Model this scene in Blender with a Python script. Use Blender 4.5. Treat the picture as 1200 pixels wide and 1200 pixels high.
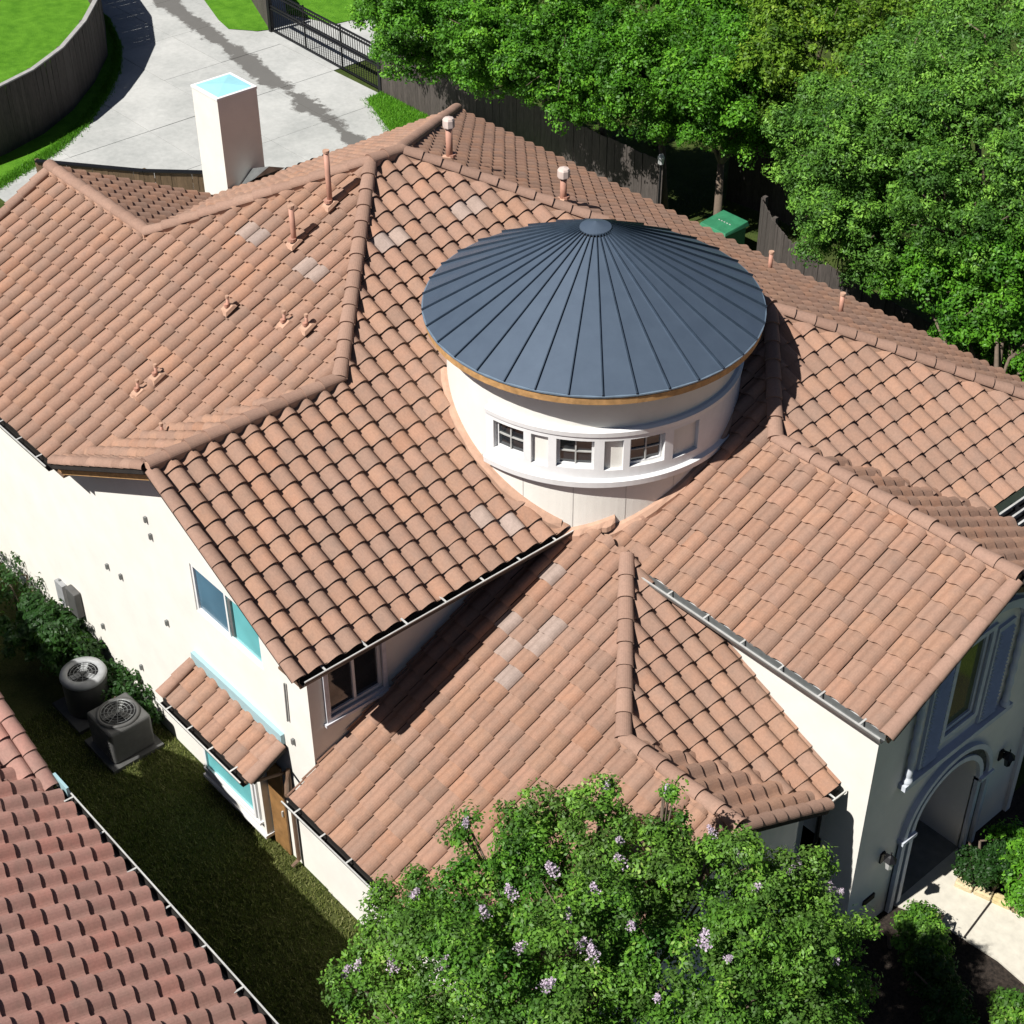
import bpy, bmesh, math, random
import numpy as np
from mathutils import Vector, Matrix
R = math.radians
for o in list(bpy.data.objects): bpy.data.objects.remove(o)
scn = bpy.context.scene
col = scn.collection
random.seed(7); RNG = np.random.default_rng(11)

# ------------------------------------------------------------------ camera
CAM = np.array((14.041, -8.3715, 20.7545)); FPX = 1913.2
_p, _y, _r = R(37.734), R(138.737), R(-0.285)
FW = np.array((math.cos(_y)*math.cos(_p), math.sin(_y)*math.cos(_p), -math.sin(_p)))
_rt = np.array((math.sin(_y), -math.cos(_y), 0.)); _up = np.cross(_rt, FW)
RT = math.cos(_r)*_rt+math.sin(_r)*_up; UP = -math.sin(_r)*_rt+math.cos(_r)*_up
cd = bpy.data.cameras.new('camera'); cam = bpy.data.objects.new('camera', cd); col.objects.link(cam)
cd.sensor_width = 36; cd.sensor_fit = 'HORIZONTAL'; cd.lens = FPX/1200*36; cd.clip_start = .5; cd.clip_end = 2000
M = Matrix(((RT[0], UP[0], -FW[0], CAM[0]), (RT[1], UP[1], -FW[1], CAM[1]), (RT[2], UP[2], -FW[2], CAM[2]), (0, 0, 0, 1)))
cam.matrix_world = M; scn.camera = cam
# ------------------------------------------------------------------ light
SUN = Vector((-.14, -1.54, 1.90)).normalized()
w = bpy.data.worlds.new('World'); scn.world = w; w.use_nodes = True
nt = w.node_tree; nt.nodes.clear()
wo = nt.nodes.new('ShaderNodeOutputWorld'); bg = nt.nodes.new('ShaderNodeBackground'); sk = nt.nodes.new('ShaderNodeTexSky')
sk.sky_type = 'NISHITA'; sk.sun_disc = False; sk.sun_elevation = math.asin(SUN.z); sk.sun_rotation = math.atan2(SUN.x, SUN.y)
sk.air_density = .35; sk.dust_density = .7; bg.inputs[1].default_value = .05
nt.links.new(sk.outputs[0], bg.inputs[0]); nt.links.new(bg.outputs[0], wo.inputs[0])
sl = bpy.data.lights.new('sun', 'SUN'); sl.energy = 5.0; sl.angle = R(.53); sl.color = (1, .965, .91)
so = bpy.data.objects.new('sun', sl); col.objects.link(so); so.location = (0, 0, 40); so.rotation_euler = SUN.to_track_quat('Z', 'Y').to_euler()
scn.view_settings.view_transform = 'Standard'; scn.view_settings.look = 'None'; scn.view_settings.exposure = .35; scn.view_settings.gamma = 1
scn.render.engine = 'CYCLES'; scn.cycles.diffuse_bounces = 1

GZ = .3   # ground level
def ray(px, py): return FW+RT*((px-600)/FPX)-UP*((py-600)/FPX)
def at(px, py, z=GZ):
    d = ray(px, py); t = (z-CAM[2])/d[2]; q = CAM+t*d; return (float(q[0]), float(q[1]), z)
def atx(px, py, x):
    d = ray(px, py); t = (x-CAM[0])/d[0]; q = CAM+t*d; return (x, float(q[1]), float(q[2]))
def aty(px, py, y):
    d = ray(px, py); t = (y-CAM[1])/d[1]; q = CAM+t*d; return (float(q[0]), y, float(q[2]))
def pix(P):
    d = np.asarray(P, float)-CAM; k = d@FW; return np.stack([600+FPX*(d@RT)/k, 600-FPX*(d@UP)/k], -1)

# ------------------------------------------------------------------ materials
def nodes(name):
    m = bpy.data.materials.new(name); m.use_nodes = True; t = m.node_tree; b = t.nodes['Principled BSDF']; return m, t, b
def N(t, k, **kw):
    n = t.nodes.new(k)
    for a, v in kw.items(): setattr(n, a, v)
    return n
def coords(t, scale=(1, 1, 1), obj=True):
    tc = N(t, 'ShaderNodeNewGeometry'); mp = N(t, 'ShaderNodeMapping'); mp.inputs['Scale'].default_value = scale
    t.links.new(tc.outputs['Position'], mp.inputs[0]); return mp.outputs[0]
def noise(t, vec, scale, detail=4, rough=.6):
    n = N(t, 'ShaderNodeTexNoise'); n.inputs['Scale'].default_value = scale; n.inputs['Detail'].default_value = detail; n.inputs['Roughness'].default_value = rough
    t.links.new(vec, n.inputs['Vector']); return n.outputs['Fac']
def ramp(t, fac, stops):
    r = N(t, 'ShaderNodeValToRGB'); e = r.color_ramp.elements
    while len(e) < len(stops): e.new(.5)
    for i, (p, c) in enumerate(stops): e[i].position = p; e[i].color = (*c, 1) if len(c) == 3 else c
    t.links.new(fac, r.inputs[0]); return r.outputs[0]
def mixc(t, fac, a, b, mode='MIX'):
    m = N(t, 'ShaderNodeMix', data_type='RGBA', blend_type=mode)
    if isinstance(fac, float): m.inputs[0].default_value = fac
    else: t.links.new(fac, m.inputs[0])
    for s, v in ((6, a), (7, b)):
        if isinstance(v, tuple): m.inputs[s].default_value = (*v, 1)
        else: t.links.new(v, m.inputs[s])
    return m.outputs[2]
def math_(t, op, a, b=None, c=None):
    m = N(t, 'ShaderNodeMath', operation=op)
    for i, v in enumerate((a, b, c)):
        if v is None: continue
        if isinstance(v, (int, float)): m.inputs[i].default_value = v
        else: t.links.new(v, m.inputs[i])
    return m.outputs[0]
def bump(t, b, h, strength, dist=.01):
    n = N(t, 'ShaderNodeBump'); n.inputs['Strength'].default_value = strength; n.inputs['Distance'].default_value = dist
    t.links.new(h, n.inputs['Height']); t.links.new(n.outputs[0], b.inputs['Normal'])
def rand(t):
    oi = N(t, 'ShaderNodeObjectInfo'); g = N(t, 'ShaderNodeNewGeometry')
    s = math_(t, 'ADD', oi.outputs['Random'], g.outputs['Random Per Island']); return math_(t, 'FRACT', s)
def flat(name, c, rough=.6, metal=0., var=.12, scale=6., bumps=0., spec=.4):
    m, t, b = nodes(name); v = coords(t)
    f = noise(t, v, scale, 5)
    d = tuple(max(0, x*(1-var*1.6)) for x in c); l = tuple(min(1, x*(1+var)) for x in c)
    t.links.new(ramp(t, f, [(.3, d), (.7, l)]), b.inputs['Base Color'])
    b.inputs['Roughness'].default_value = rough; b.inputs['Metallic'].default_value = metal; b.inputs['Specular IOR Level'].default_value = spec
    if bumps: bump(t, b, noise(t, v, 90, 3), bumps, .01)
    return m
def tile_mat(name, stops, dirt=.35):
    m, t, b = nodes(name); v = coords(t); r = rand(t)
    base = ramp(t, r, stops)
    fine = noise(t, v, 26, 5, .7); big = noise(t, v, .55, 3)
    mid = noise(t, v, 5, 4)
    c1 = mixc(t, math_(t, 'MULTIPLY', ramp(t, mid, [(.42, (0, 0, 0)), (.72, (1, 1, 1))]), dirt), base, (.22, .165, .135))
    c2 = mixc(t, math_(t, 'MULTIPLY', ramp(t, big, [(.45, (0, 0, 0)), (.75, (1, 1, 1))]), dirt*.7), c1, (.30, .215, .18))
    sp = ramp(t, fine, [(.35, (.89, .89, .89)), (.65, (1.06, 1.06, 1.06))])
    c3 = mixc(t, 1., c2, sp, 'MULTIPLY')
    # per-tile brightness
    r2 = math_(t, 'FRACT', math_(t, 'MULTIPLY', r, 17.31)); br = ramp(t, r2, [(0, (.90, .90, .90)), (1, (1.06, 1.06, 1.06))])
    t.links.new(mixc(t, 1., c3, br, 'MULTIPLY'), b.inputs['Base Color'])
    b.inputs['Roughness'].default_value = .82; b.inputs['Specular IOR Level'].default_value = .22; b.inputs['Diffuse Roughness'].default_value = .12
    bump(t, b, noise(t, v, 120, 4), .25, .006); return m
TS = [(0, (0.377, 0.223, 0.158)), (.14, (0.330, 0.207, 0.153)), (.28, (0.372, 0.218, 0.156)), (.44, (0.395, 0.232, 0.158)), (.58, (0.335, 0.206, 0.150)), (.70, (0.363, 0.215, 0.153)), (.80, (0.391, 0.228, 0.156)), (.88, (0.395, 0.218, 0.145)), (.94, (0.372, 0.220, 0.156)), (1, (0.335, 0.214, 0.160))]
m_tile = tile_mat('terracotta_tile', TS)
m_ridge = tile_mat('ridge_tile_clay', [(0, (0.358, 0.225, 0.171)), (.5, (0.330, 0.205, 0.154)), (1, (0.372, 0.236, 0.178))], .2)
m_pale = tile_mat('pale_replacement_tile', [(0, (.43, .325, .275)), (1, (.38, .30, .265))], .3)
m_ntile = tile_mat('reddish_tile', [(0, (0.422, 0.226, 0.188)), (.3, (0.378, 0.213, 0.180)), (.6, (0.440, 0.238, 0.196)), (.85, (0.414, 0.201, 0.164)), (1, (0.440, 0.226, 0.184))])
m_mortar = flat('peach_mortar', (.50, .31, .22), .9, var=.12, bumps=.3)
m_stucco = flat('cream_stucco', (.82, .795, .735), .92, var=.04, scale=1.6, bumps=.35, spec=.15)
m_trim = flat('white_trim', (.80, .80, .80), .55, var=.03)
m_btrim = flat('pale_stone_trim', (.60, .64, .70), .75, var=.06, bumps=.2)
m_dark = flat('dark_underlay', (.022, .018, .016), .95, var=.2)
m_soffit = flat('brown_fascia', (.16, .10, .065), .7)
m_gutter = flat('dark_gutter_metal', (.035, .032, .03), .45, metal=.3)  # near-black colour carries the shade inside the troughs
m_lip = flat('pale_metal_edge', (.62, .62, .60), .4, metal=.2)
m_grey = flat('grey_metal', (.22, .23, .23), .45, metal=.4)
m_wood = flat('tan_wood_fascia', (.52, .30, .125), .65, var=.2, scale=9)
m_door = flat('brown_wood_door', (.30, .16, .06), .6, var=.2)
m_flash = flat('pale_blue_flashing', (.33, .50, .545), .4, var=.04)
m_pipe = flat('painted_clay_pipe', (.50, .265, .195), .6)
m_vcap = flat('pale_pink_vent', (.66, .54, .49), .7)
m_cap = flat('pale_blue_cap', (.34, .68, .76), .5, var=.04)
m_black = flat('black_iron', (.012, .012, .014), .5, metal=.3)
m_bark = flat('bark', (.16, .12, .09), .9, scale=14, bumps=.5)
m_mulch = flat('dark_mulch', (.035, .026, .02), 1., scale=25, bumps=.8, var=.5)
m_green = flat('green_utility_paint', (.035, .20, .10), .5)
m_ac = flat('grey_condenser_paint', (.09, .09, .088), .5)
m_acw = flat('pale_condenser_paint', (.34, .35, .36), .5)
m_stone = None
def glass_mat(name, tint, rough=.04):
    m, t, b = nodes(name); v = coords(t)
    t.links.new(ramp(t, noise(t, v, 1.2, 2), [(.35, tuple(x*.75 for x in tint)), (.65, tint)]), b.inputs['Base Color'])
    b.inputs['Roughness'].default_value = rough; b.inputs['Specular IOR Level'].default_value = .9; return m
m_glass = glass_mat('dark_window_glass', (.02, .025, .03))
m_teal = glass_mat('teal_sky_glass', (.20, .62, .65), .12)  # bright teal base colour stands in for reflected sky
m_blueg = glass_mat('blue_screen_glass', (.10, .21, .30), .2)
m_olive = glass_mat('olive_reflection_tint_glass', (.09, .11, .02), .1)  # green reflection painted into the base colour
# metal of the cone
m_cone, t, b = nodes('slate_blue_metal'); v = coords(t)
t.links.new(mixc(t, .5, ramp(t, rand(t), [(0, (.085, .118, .168)), (1, (.10, .138, .192))]), ramp(t, noise(t, v, 3, 4), [(.3, (.08, .110, .158)), (.7, (.108, .146, .202))])), b.inputs['Base Color'])
b.inputs['Metallic'].default_value = .35; b.inputs['Roughness'].default_value = .42
m_drip = flat('pale_blue_drip_edge', (.20, .27, .35), .4, metal=.3)
m_seam = flat('seam_metal', (.045, .068, .10), .5, metal=.4)
# stone blocks
m_stone, t, b = nodes('yellow_limestone'); v = coords(t)
t.links.new(mixc(t, .45, ramp(t, rand(t), [(0, (.62, .50, .22)), (.35, (.66, .58, .40)), (.7, (.55, .40, .17)), (1, (.70, .63, .45))]), ramp(t, noise(t, v, 9, 5), [(.3, (.40, .30, .15)), (.7, (.72, .62, .40))])), b.inputs['Base Color'])
b.inputs['Roughness'].default_value = .9; bump(t, b, noise(t, v, 30, 5), .6, .02)
# fence wood
m_fence, t, b = nodes('weathered_fence_wood'); v = coords(t, (1, 1, .15))
t.links.new(mixc(t, .5, ramp(t, rand(t), [(0, (.045, .038, .033)), (.5, (.075, .062, .055)), (1, (.10, .085, .075))]), ramp(t, noise(t, v, 30, 5), [(.3, (.03, .026, .022)), (.7, (.12, .10, .09))])), b.inputs['Base Color'])
b.inputs['Roughness'].default_value = .9
m_bfence, t, b = nodes('brown_fence_wood'); v = coords(t, (1, 1, .15))
t.links.new(mixc(t, .5, ramp(t, rand(t), [(0, (.09, .06, .03)), (1, (.15, .10, .055))]), ramp(t, noise(t, v, 30, 5), [(.3, (.05, .03, .015)), (.7, (.17, .11, .06))])), b.inputs['Base Color'])
b.inputs['Roughness'].default_value = .9
# concrete with the long damp streak
def seg_dist(t, a, bb):
    g = N(t, 'ShaderNodeNewGeometry'); ab = Vector((bb[0]-a[0], bb[1]-a[1], 0)); L = ab.length; ab.normalize()
    d = N(t, 'ShaderNodeVectorMath', operation='SUBTRACT'); t.links.new(g.outputs['Position'], d.inputs[0]); d.inputs[1].default_value = (a[0], a[1], 0)
    c = N(t, 'ShaderNodeVectorMath', operation='DOT_PRODUCT'); t.links.new(d.outputs[0], c.inputs[0]); c.inputs[1].default_value = (-ab.y, ab.x, 0)
    return math_(t, 'ABSOLUTE', c.outputs['Value'])
def concrete(name, streaks=(), tone=1.):
    m, t, b = nodes(name); v = coords(t)
    c = ramp(t, noise(t, v, .45, 7, .7), [(.34, (.27*tone, .29*tone, .285*tone)), (.62, (.52*tone, .53*tone, .515*tone))])
    c = mixc(t, .35, c, ramp(t, rand(t), [(0, (.37*tone, .38*tone, .365*tone)), (1, (.50*tone, .50*tone, .48*tone))]))
    c = mixc(t, .30, c, ramp(t, noise(t, v, 6, 6, .7), [(.3, (.30, .30, .29)), (.7, (.56, .56, .54))]))
    wob = math_(t, 'MULTIPLY', math_(t, 'SUBTRACT', noise(t, v, .7, 6, .7), .5), 1.9)
    for a, bb, wd in streaks:
        s = seg_dist(t, a, bb); s = math_(t, 'ADD', s, wob)
        f = ramp(t, math_(t, 'DIVIDE', s, wd), [(.55, (1, 1, 1)), (.8, (0, 0, 0))])
        c = mixc(t, math_(t, 'MULTIPLY', f, .9), c, (.105, .10, .093))
    t.links.new(c, b.inputs['Base Color']); b.inputs['Roughness'].default_value = .9; bump(t, b, noise(t, v, 60, 4), .2, .01); return m
S0, S1 = at(195, 0), at(400, 152)
m_conc = concrete('driveway_concrete', [(S0, S1, .48)], 1.08)
m_path = flat('cream_path_concrete', (.62, .585, .50), .9, var=.08, bumps=.2)
def grass_ground(name, a, bcol):
    m, t, b = nodes(name); v = coords(t)
    c = ramp(t, noise(t, v, .9, 6, .7), [(.3, a), (.7, bcol)])
    c = mixc(t, .5, c, ramp(t, noise(t, v, 40, 4, .7), [(.3, tuple(x*.45 for x in a)), (.7, tuple(min(1, x*1.3) for x in bcol))]))
    c = mixc(t, 1., c, ramp(t, noise(t, v, 2.6, 5, .65), [(.35, (.68, .74, .7)), (.62, (1.08, 1.03, 1.1))]), 'MULTIPLY')
    t.links.new(c, b.inputs['Base Color']); b.inputs['Roughness'].default_value = 1; b.inputs['Specular IOR Level'].default_value = .1; bump(t, b, noise(t, v, 45, 3), .9, .04); return m
m_lawn = grass_ground('lawn_green', (.085, .25, .014), (.14, .35, .028))
m_ground = grass_ground('ground_cover', (.05, .085, .02), (.09, .12, .03))
m_yard = grass_ground('side_yard_grass', (.06, .075, .02), (.11, .125, .04))
def leaf_mat(name, stops, trans=.35):
    m, t, b = nodes(name); v = coords(t)
    at_ = N(t, 'ShaderNodeAttribute', attribute_name='tint'); r = at_.outputs['Fac']
    c = mixc(t, .2, ramp(t, r, stops), ramp(t, noise(t, v, .8, 3), [(.3, stops[0][1]), (.7, stops[-1][1])]))
    t.links.new(c, b.inputs['Base Color']); b.inputs['Roughness'].default_value = .5; b.inputs['Specular IOR Level'].default_value = .35
    tr = N(t, 'ShaderNodeBsdfTranslucent'); t.links.new(mixc(t, .5, c, (.12, .26, .02)), tr.inputs[0])
    ms = N(t, 'ShaderNodeMixShader'); ms.inputs[0].default_value = trans
    t.links.new(b.outputs[0], ms.inputs[1]); t.links.new(tr.outputs[0], ms.inputs[2]); t.links.new(ms.outputs[0], t.nodes['Material Output'].inputs[0]); return m
m_leafA = leaf_mat('holly_leaf', [(0, (0.019, 0.070, 0.008)), (0.35, (0.046, 0.169, 0.013)), (0.7, (0.121, 0.366, 0.022)), (1, (0.271, 0.591, 0.047))])
m_leafB = leaf_mat('elm_leaf', [(0, (0.025, 0.080, 0.017)), (0.35, (0.063, 0.177, 0.028)), (0.7, (0.153, 0.371, 0.041)), (1, (0.359, 0.675, 0.094))])
m_leafY = leaf_mat('yellow_green_leaf', [(0, (0.024, 0.073, 0.007)), (0.35, (0.073, 0.183, 0.015)), (0.7, (0.183, 0.354, 0.024)), (1, (0.390, 0.561, 0.061))])
m_leafC = leaf_mat('myrtle_leaf', [(0, (0.019, 0.066, 0.010)), (0.35, (0.047, 0.158, 0.017)), (0.7, (0.114, 0.329, 0.024)), (0.92, (0.242, 0.501, 0.049)), (1, (0.429, 0.553, 0.146))])
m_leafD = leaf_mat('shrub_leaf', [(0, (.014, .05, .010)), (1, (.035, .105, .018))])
m_petal = leaf_mat('lilac_petal', [(0, (.55, .42, .58)), (.5, (.66, .54, .68)), (1, (.72, .63, .70))], .25)

# ------------------------------------------------------------------ object helpers
def tag(o, label=None, cat=None, group=None, kind=None):
    for k, v in (('label', label), ('category', cat), ('group', group), ('kind', kind)):
        if v: o[k] = v
    return o
def empty(name, loc=(0, 0, 0)):
    o = bpy.data.objects.new(name, None); o.location = loc; o.empty_display_size = .3; col.objects.link(o); return o
def obj(name, me, mat=None, parent=None):
    if mat is not None and not me.materials: me.materials.append(mat)
    o = bpy.data.objects.new(name, me); col.objects.link(o)
    if parent: par(o, parent)
    return o
def par(o, p):
    o.parent = p; o.matrix_parent_inverse = wm(p).inverted()
def wm(o):
    m = Matrix.LocRotScale(o.location, o.rotation_euler, o.scale) if o.rotation_mode != 'QUATERNION' else o.matrix_basis
    return (wm(o.parent) @ o.matrix_parent_inverse @ m) if o.parent else m
def fromlists(name, vs, fs, mat, parent=None, smooth=False):
    me = bpy.data.meshes.new(name); me.from_pydata([tuple(map(float, v)) for v in vs], [], fs); me.update()
    if smooth: me.polygons.foreach_set('use_smooth', [True]*len(me.polygons))
    return obj(name, me, mat, parent)
class MB:
    def __init__(s): s.v = []; s.f = []
    def add(s, vs, fs): k = len(s.v); s.v += [tuple(map(float, v)) for v in vs]; s.f += [tuple(i+k for i in f) for f in fs]; return s
    def box(s, a, b):
        x0, y0, z0 = a; x1, y1, z1 = b
        return s.add([(x0, y0, z0), (x1, y0, z0), (x1, y1, z0), (x0, y1, z0), (x0, y0, z1), (x1, y0, z1), (x1, y1, z1), (x0, y1, z1)],
                     [(3, 2, 1, 0), (4, 5, 6, 7), (0, 1, 5, 4), (1, 2, 6, 5), (2, 3, 7, 6), (3, 0, 4, 7)])
    def bar(s, a, b, w, h, up=(0, 0, 1)):
        a = Vector(a); b = Vector(b); d = (b-a).normalized(); sd = d.cross(Vector(up)).normalized(); u = sd.cross(d)
        vs = [a+sd*i*w/2+u*j*h/2 for i, j in ((-1, -1), (1, -1), (1, 1), (-1, 1))]+[b+sd*i*w/2+u*j*h/2 for i, j in ((-1, -1), (1, -1), (1, 1), (-1, 1))]
        return s.add(vs, [(0, 1, 2, 3), (7, 6, 5, 4), (1, 0, 4, 5), (2, 1, 5, 6), (3, 2, 6, 7), (0, 3, 7, 4)])
    def tube(s, pts, rad, n=8, caps=True):
        pts = [Vector(p) for p in pts]; k = len(pts); vs = []; fs = []
        for i, p in enumerate(pts):
            d = (pts[min(i+1, k-1)]-pts[max(i-1, 0)]).normalized(); a = Vector((0, 0, 1)) if abs(d.z) < .9 else Vector((1, 0, 0))
            x = d.cross(a).normalized(); y = d.cross(x); r = rad[i] if hasattr(rad, '__len__') else rad
            vs += [p+(x*math.cos(2*math.pi*j/n)+y*math.sin(2*math.pi*j/n))*r for j in range(n)]
        for i in range(k-1):
            for j in range(n): fs.append((i*n+j, i*n+(j+1) % n, (i+1)*n+(j+1) % n, (i+1)*n+j))
        if caps: fs += [tuple(range(n-1, -1, -1)), tuple((k-1)*n+j for j in range(n))]
        return s.add(vs, fs)
    def lathe(s, c, prof, n=24, a0=0, a1=360):
        full = abs(a1-a0) >= 360; m = n if full else n+1; vs = []; fs = []
        for r, z in prof:
            for j in range(m):
                a = R(a0+(a1-a0)*j/n); vs.append((c[0]+r*math.cos(a), c[1]+r*math.sin(a), c[2]+z))
        for i in range(len(prof)-1):
            for j in range(n):
                j2 = (j+1) % m; fs.append((i*m+j, i*m+j2, (i+1)*m+j2, (i+1)*m+j))
        return s.add(vs, fs)
    def prism(s, poly, z0, z1):
        n = len(poly); vs = [(x, y, z0) for x, y in poly]+[(x, y, z1) for x, y in poly]
        return s.add(vs, [tuple(range(n-1, -1, -1)), tuple(range(n, 2*n))]+[(i, (i+1) % n, n+(i+1) % n, n+i) for i in range(n)])
    def build(s, name, mat, parent=None, smooth=False): return fromlists(name, s.v, s.f, mat, parent, smooth)
def bevel(o, w=.01, seg=2):
    m = o.modifiers.new('b', 'BEVEL'); m.width = w; m.segments = seg; m.limit_method = 'ANGLE'; return o
def copy_tree(o, parent=None):
    c = o.copy(); col.objects.link(c)
    if parent: c.parent = parent
    for ch in o.children: copy_tree(ch, c)
    return c

# ------------------------------------------------------------------ ground, driveway, lawns
def sheet(name, poly, z, mat, kind='structure'):
    o = fromlists(name, [(x, y, z) for x, y in poly], [tuple(range(len(poly)))], mat); o['kind'] = kind; return o
sheet('ground', [(-700, -700), (700, -700), (700, 700), (-700, 700)], GZ-.02, m_ground)
def P2(*pts): return [at(a, b)[:2] for a, b in pts]
drive = MB().prism([(-16.6, 7.9), (-26.6, 8.0), (-28.6, 11.6), (-31.6, 14.4), (-36, 16.6), (-44, 18.2), (-44, 23), (-33, 20.4), (-30.7, 20.28), (-24.2, 19.62), (-22, 19.4), (-16.6, 19.4)], GZ-.15, GZ-.012).build('driveway', m_dark)
drive['kind'] = 'structure'
def clip_poly(poly, n, c):
    out = []
    for i in range(len(poly)):
        a, b = poly[i], poly[(i+1) % len(poly)]; da = n[0]*a[0]+n[1]*a[1]-c; db = n[0]*b[0]+n[1]*b[1]-c
        if da <= 0: out.append(a)
        if da*db < 0: k = da/(da-db); out.append((a[0]+(b[0]-a[0])*k, a[1]+(b[1]-a[1])*k))
    return out
# concrete slabs, clipped to the curved edge (convex side test against the lawn curve)
curve = [(-26.0, 7.6), (-26.55, 9.0), (-27.2, 10.5), (-28.2, 12.0), (-29.6, 13.5), (-31.2, 14.9), (-33.0, 16.0), (-35.3, 16.9), (-39, 17.8), (-44, 18.6)]
def inside_drive(x, y):
    for (x0, y0), (x1, y1) in zip(curve, curve[1:]):
        if y0 <= y <= y1: return x > x0+(x1-x0)*(y-y0)/(y1-y0)
    return True
gx = list(np.arange(-44, -16, 2.9)); gy = [7.9, 10.6, 13.2, 15.5, 17.62, 19.9, 23.5, 27.2]
for i in range(len(gx)):
    for j in range(len(gy)-1):
        x0, x1, y0, y1 = gx[i]+.008, gx[i]+2.9-.008, gy[j]+.008, gy[j+1]-.008
        if y0 > 19.5 and x0 < -32.2 and y0 > 21: continue
        if y0 > 19.5 and x1 > -24.3: continue
        cx, cy = (x0+x1)/2, (y0+y1)/2
        if not (inside_drive(x1, y1) or inside_drive(x1, y0) or inside_drive(cx, cy)): continue
        dz = random.uniform(-.004, .004)
        s = MB().prism([(x0, y0), (x1, y0), (x1, y1), (x0, y1)], GZ-.08, GZ+.006+dz).build('concrete_slab', m_conc, drive)
# lawn beyond the curved fence and its sunlit verge
lawnpoly = [(x, y) for x, y in curve]+[(-60, 26), (-60, 0), (-26.0, 0)]
tag(sheet('lawn', lawnpoly, GZ+.022, m_lawn), kind='structure')
for pl in ([(-36.5, 20.9), (-32.6, 19.55), (-31.7, 19.35), (-30.9, 19.95), (-30.75, 20.3), (-33.6, 21.9), (-36.5, 22.6)],
           [(-31.5, 21.6), (-29.7, 22.2), (-29.2, 25.2), (-34.5, 30), (-36, 27), (-33.2, 22.6)],
           [(-24.3, 20.05), (-24.1, 19.3), (-21.5, 18.3), (-16, 18), (-16, 20.1)]):
    sheet('grass_patch', pl, GZ+.026, m_lawn)
sheet('side_yard', [(-14, -3.4), (14, -3.4), (14, .44), (-14, .44)], GZ-.006, m_yard)
sheet('front_bed', [(5.5, 5.0), (9.5, 3.5), (14, 8), (12, 12), (5.5, 12)], GZ-.002, m_mulch)
pt = MB().prism([(5.62, 6.85), (5.62, 8.55), (6.05, 7.95), (7.2, 8.22), (10.5, 9.3), (11.5, 8.1), (8.3, 7.1), (7.35, 7.2), (6.2, 7.1)], GZ-.1, GZ+.03).build('path', m_path); pt['kind'] = 'structure'
MB().bar((6.76, 7.15, GZ+.034), (6.62, 8.06, GZ+.034), .03, .012).build('path_joint', m_dark, pt)
# stone edging between the path and the planting bed
ed = [(6.02, 7.93), (6.6, 8.1), (7.2, 8.27), (8.3, 8.65), (9.5, 9.05)]
edge = empty('stone_edging', (6.6, 8.2, GZ)); tag(edge, 'yellow limestone block edging between the cream path and the dark mulch bed', 'edging')
for (a, b) in zip(ed, ed[1:]):
    L = math.hypot(b[0]-a[0], b[1]-a[1]); n = max(1, int(L/.26))
    for k in range(n):
        f0, f1 = (k+.03)/n, (k+.97)/n; ang = math.atan2(b[1]-a[1], b[0]-a[0])
        p0 = (a[0]+(b[0]-a[0])*f0, a[1]+(b[1]-a[1])*f0, GZ+.06); p1 = (a[0]+(b[0]-a[0])*f1, a[1]+(b[1]-a[1])*f1, GZ+.06)
        bevel(MB().bar(p0, p1, .15+random.uniform(-.02, .03), .14+random.uniform(-.02, .03)).build('stone', m_stone, edge), .025, 2)

# ------------------------------------------------------------------ roof system
SL = .516; TH = math.atan(SL); CT, ST = math.cos(TH), math.sin(TH); TW, TE = .327, .322
class Plane:
    def __init__(s, m, e0, z0, pieces, uoff=0.):
        e0 = e0*(m[0]+m[1]); s.m = np.array(m, float); s.e0 = e0; s.z0 = z0; s.pieces = pieces; s.uoff = uoff
        s.V = np.array((m[0]*CT, m[1]*CT, ST)); s.N = np.array((-m[0]*ST, -m[1]*ST, CT)); s.U = np.cross(s.V, s.N)
        s.O = np.array((m[0]*e0, m[1]*e0, z0))
    def z(s, x, y): return s.z0+SL*(s.m[0]*x+s.m[1]*y-s.e0)
    def pt(s, x, y, off=0.): return np.array((x, y, s.z(x, y)))+s.N*off
    def uv(s, x, y): return (x*s.U[0]+y*s.U[1], (s.m[0]*x+s.m[1]*y-s.e0)/CT)
    def world(s, uvn): uvn = np.asarray(uvn); return s.O+uvn[..., 0:1]*s.U+uvn[..., 1:2]*s.V+uvn[..., 2:3]*s.N
# S profile: pan, smooth rise to the barrel, steep lap edge standing clear of the next pan
_prof = [(0, -.004), (.09, -.011), (.18, -.006), (.27, .012), (.36, .040), (.46, .067), (.56, .083), (.66, .088), (.76, .082), (.85, .066), (.92, .044), (.97, .020), (.985, .006)]
def tile_mesh():
    nu = len(_prof); top0 = []; top1 = []; bot = []
    for u, h in _prof:
        x = u*TW
        top0.append((x, -.042, h+.042)); top1.append((x, TE+.012, h-.004)); bot.append((x, -.036, h+.012))
    v = top0+top1+bot; f = []
    for i in range(nu-1):
        f.append((i, i+1, nu+i+1, nu+i)); f.append((2*nu+i, 2*nu+i+1, i+1, i))
    return np.array(v), f
TV, TF = tile_mesh(); NSM = set()
def tile_data(name, mat, V=TV, F=TF):
    me = bpy.data.meshes.new(name); me.from_pydata([tuple(map(float, v)) for v in V], [], F)
    me.materials.append(mat); return me
def clip_mesh(V, planes):
    bm = bmesh.new(); vs = [bm.verts.new(tuple(map(float, v))) for v in V]
    for f in TF: bm.faces.new([vs[i] for i in f])
    for n, c in planes:
        n3 = Vector((n[0], n[1], 0)); co = Vector((n[0]*c, n[1]*c, 0))
        bmesh.ops.bisect_plane(bm, geom=bm.verts[:]+bm.edges[:]+bm.faces[:], plane_co=co, plane_no=n3, clear_outer=True)
        if not bm.faces: break
    bm.verts.index_update(); out = ([tuple(v.co) for v in bm.verts], [tuple(v.index for v in f.verts) for f in bm.faces]); bm.free(); return out
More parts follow.
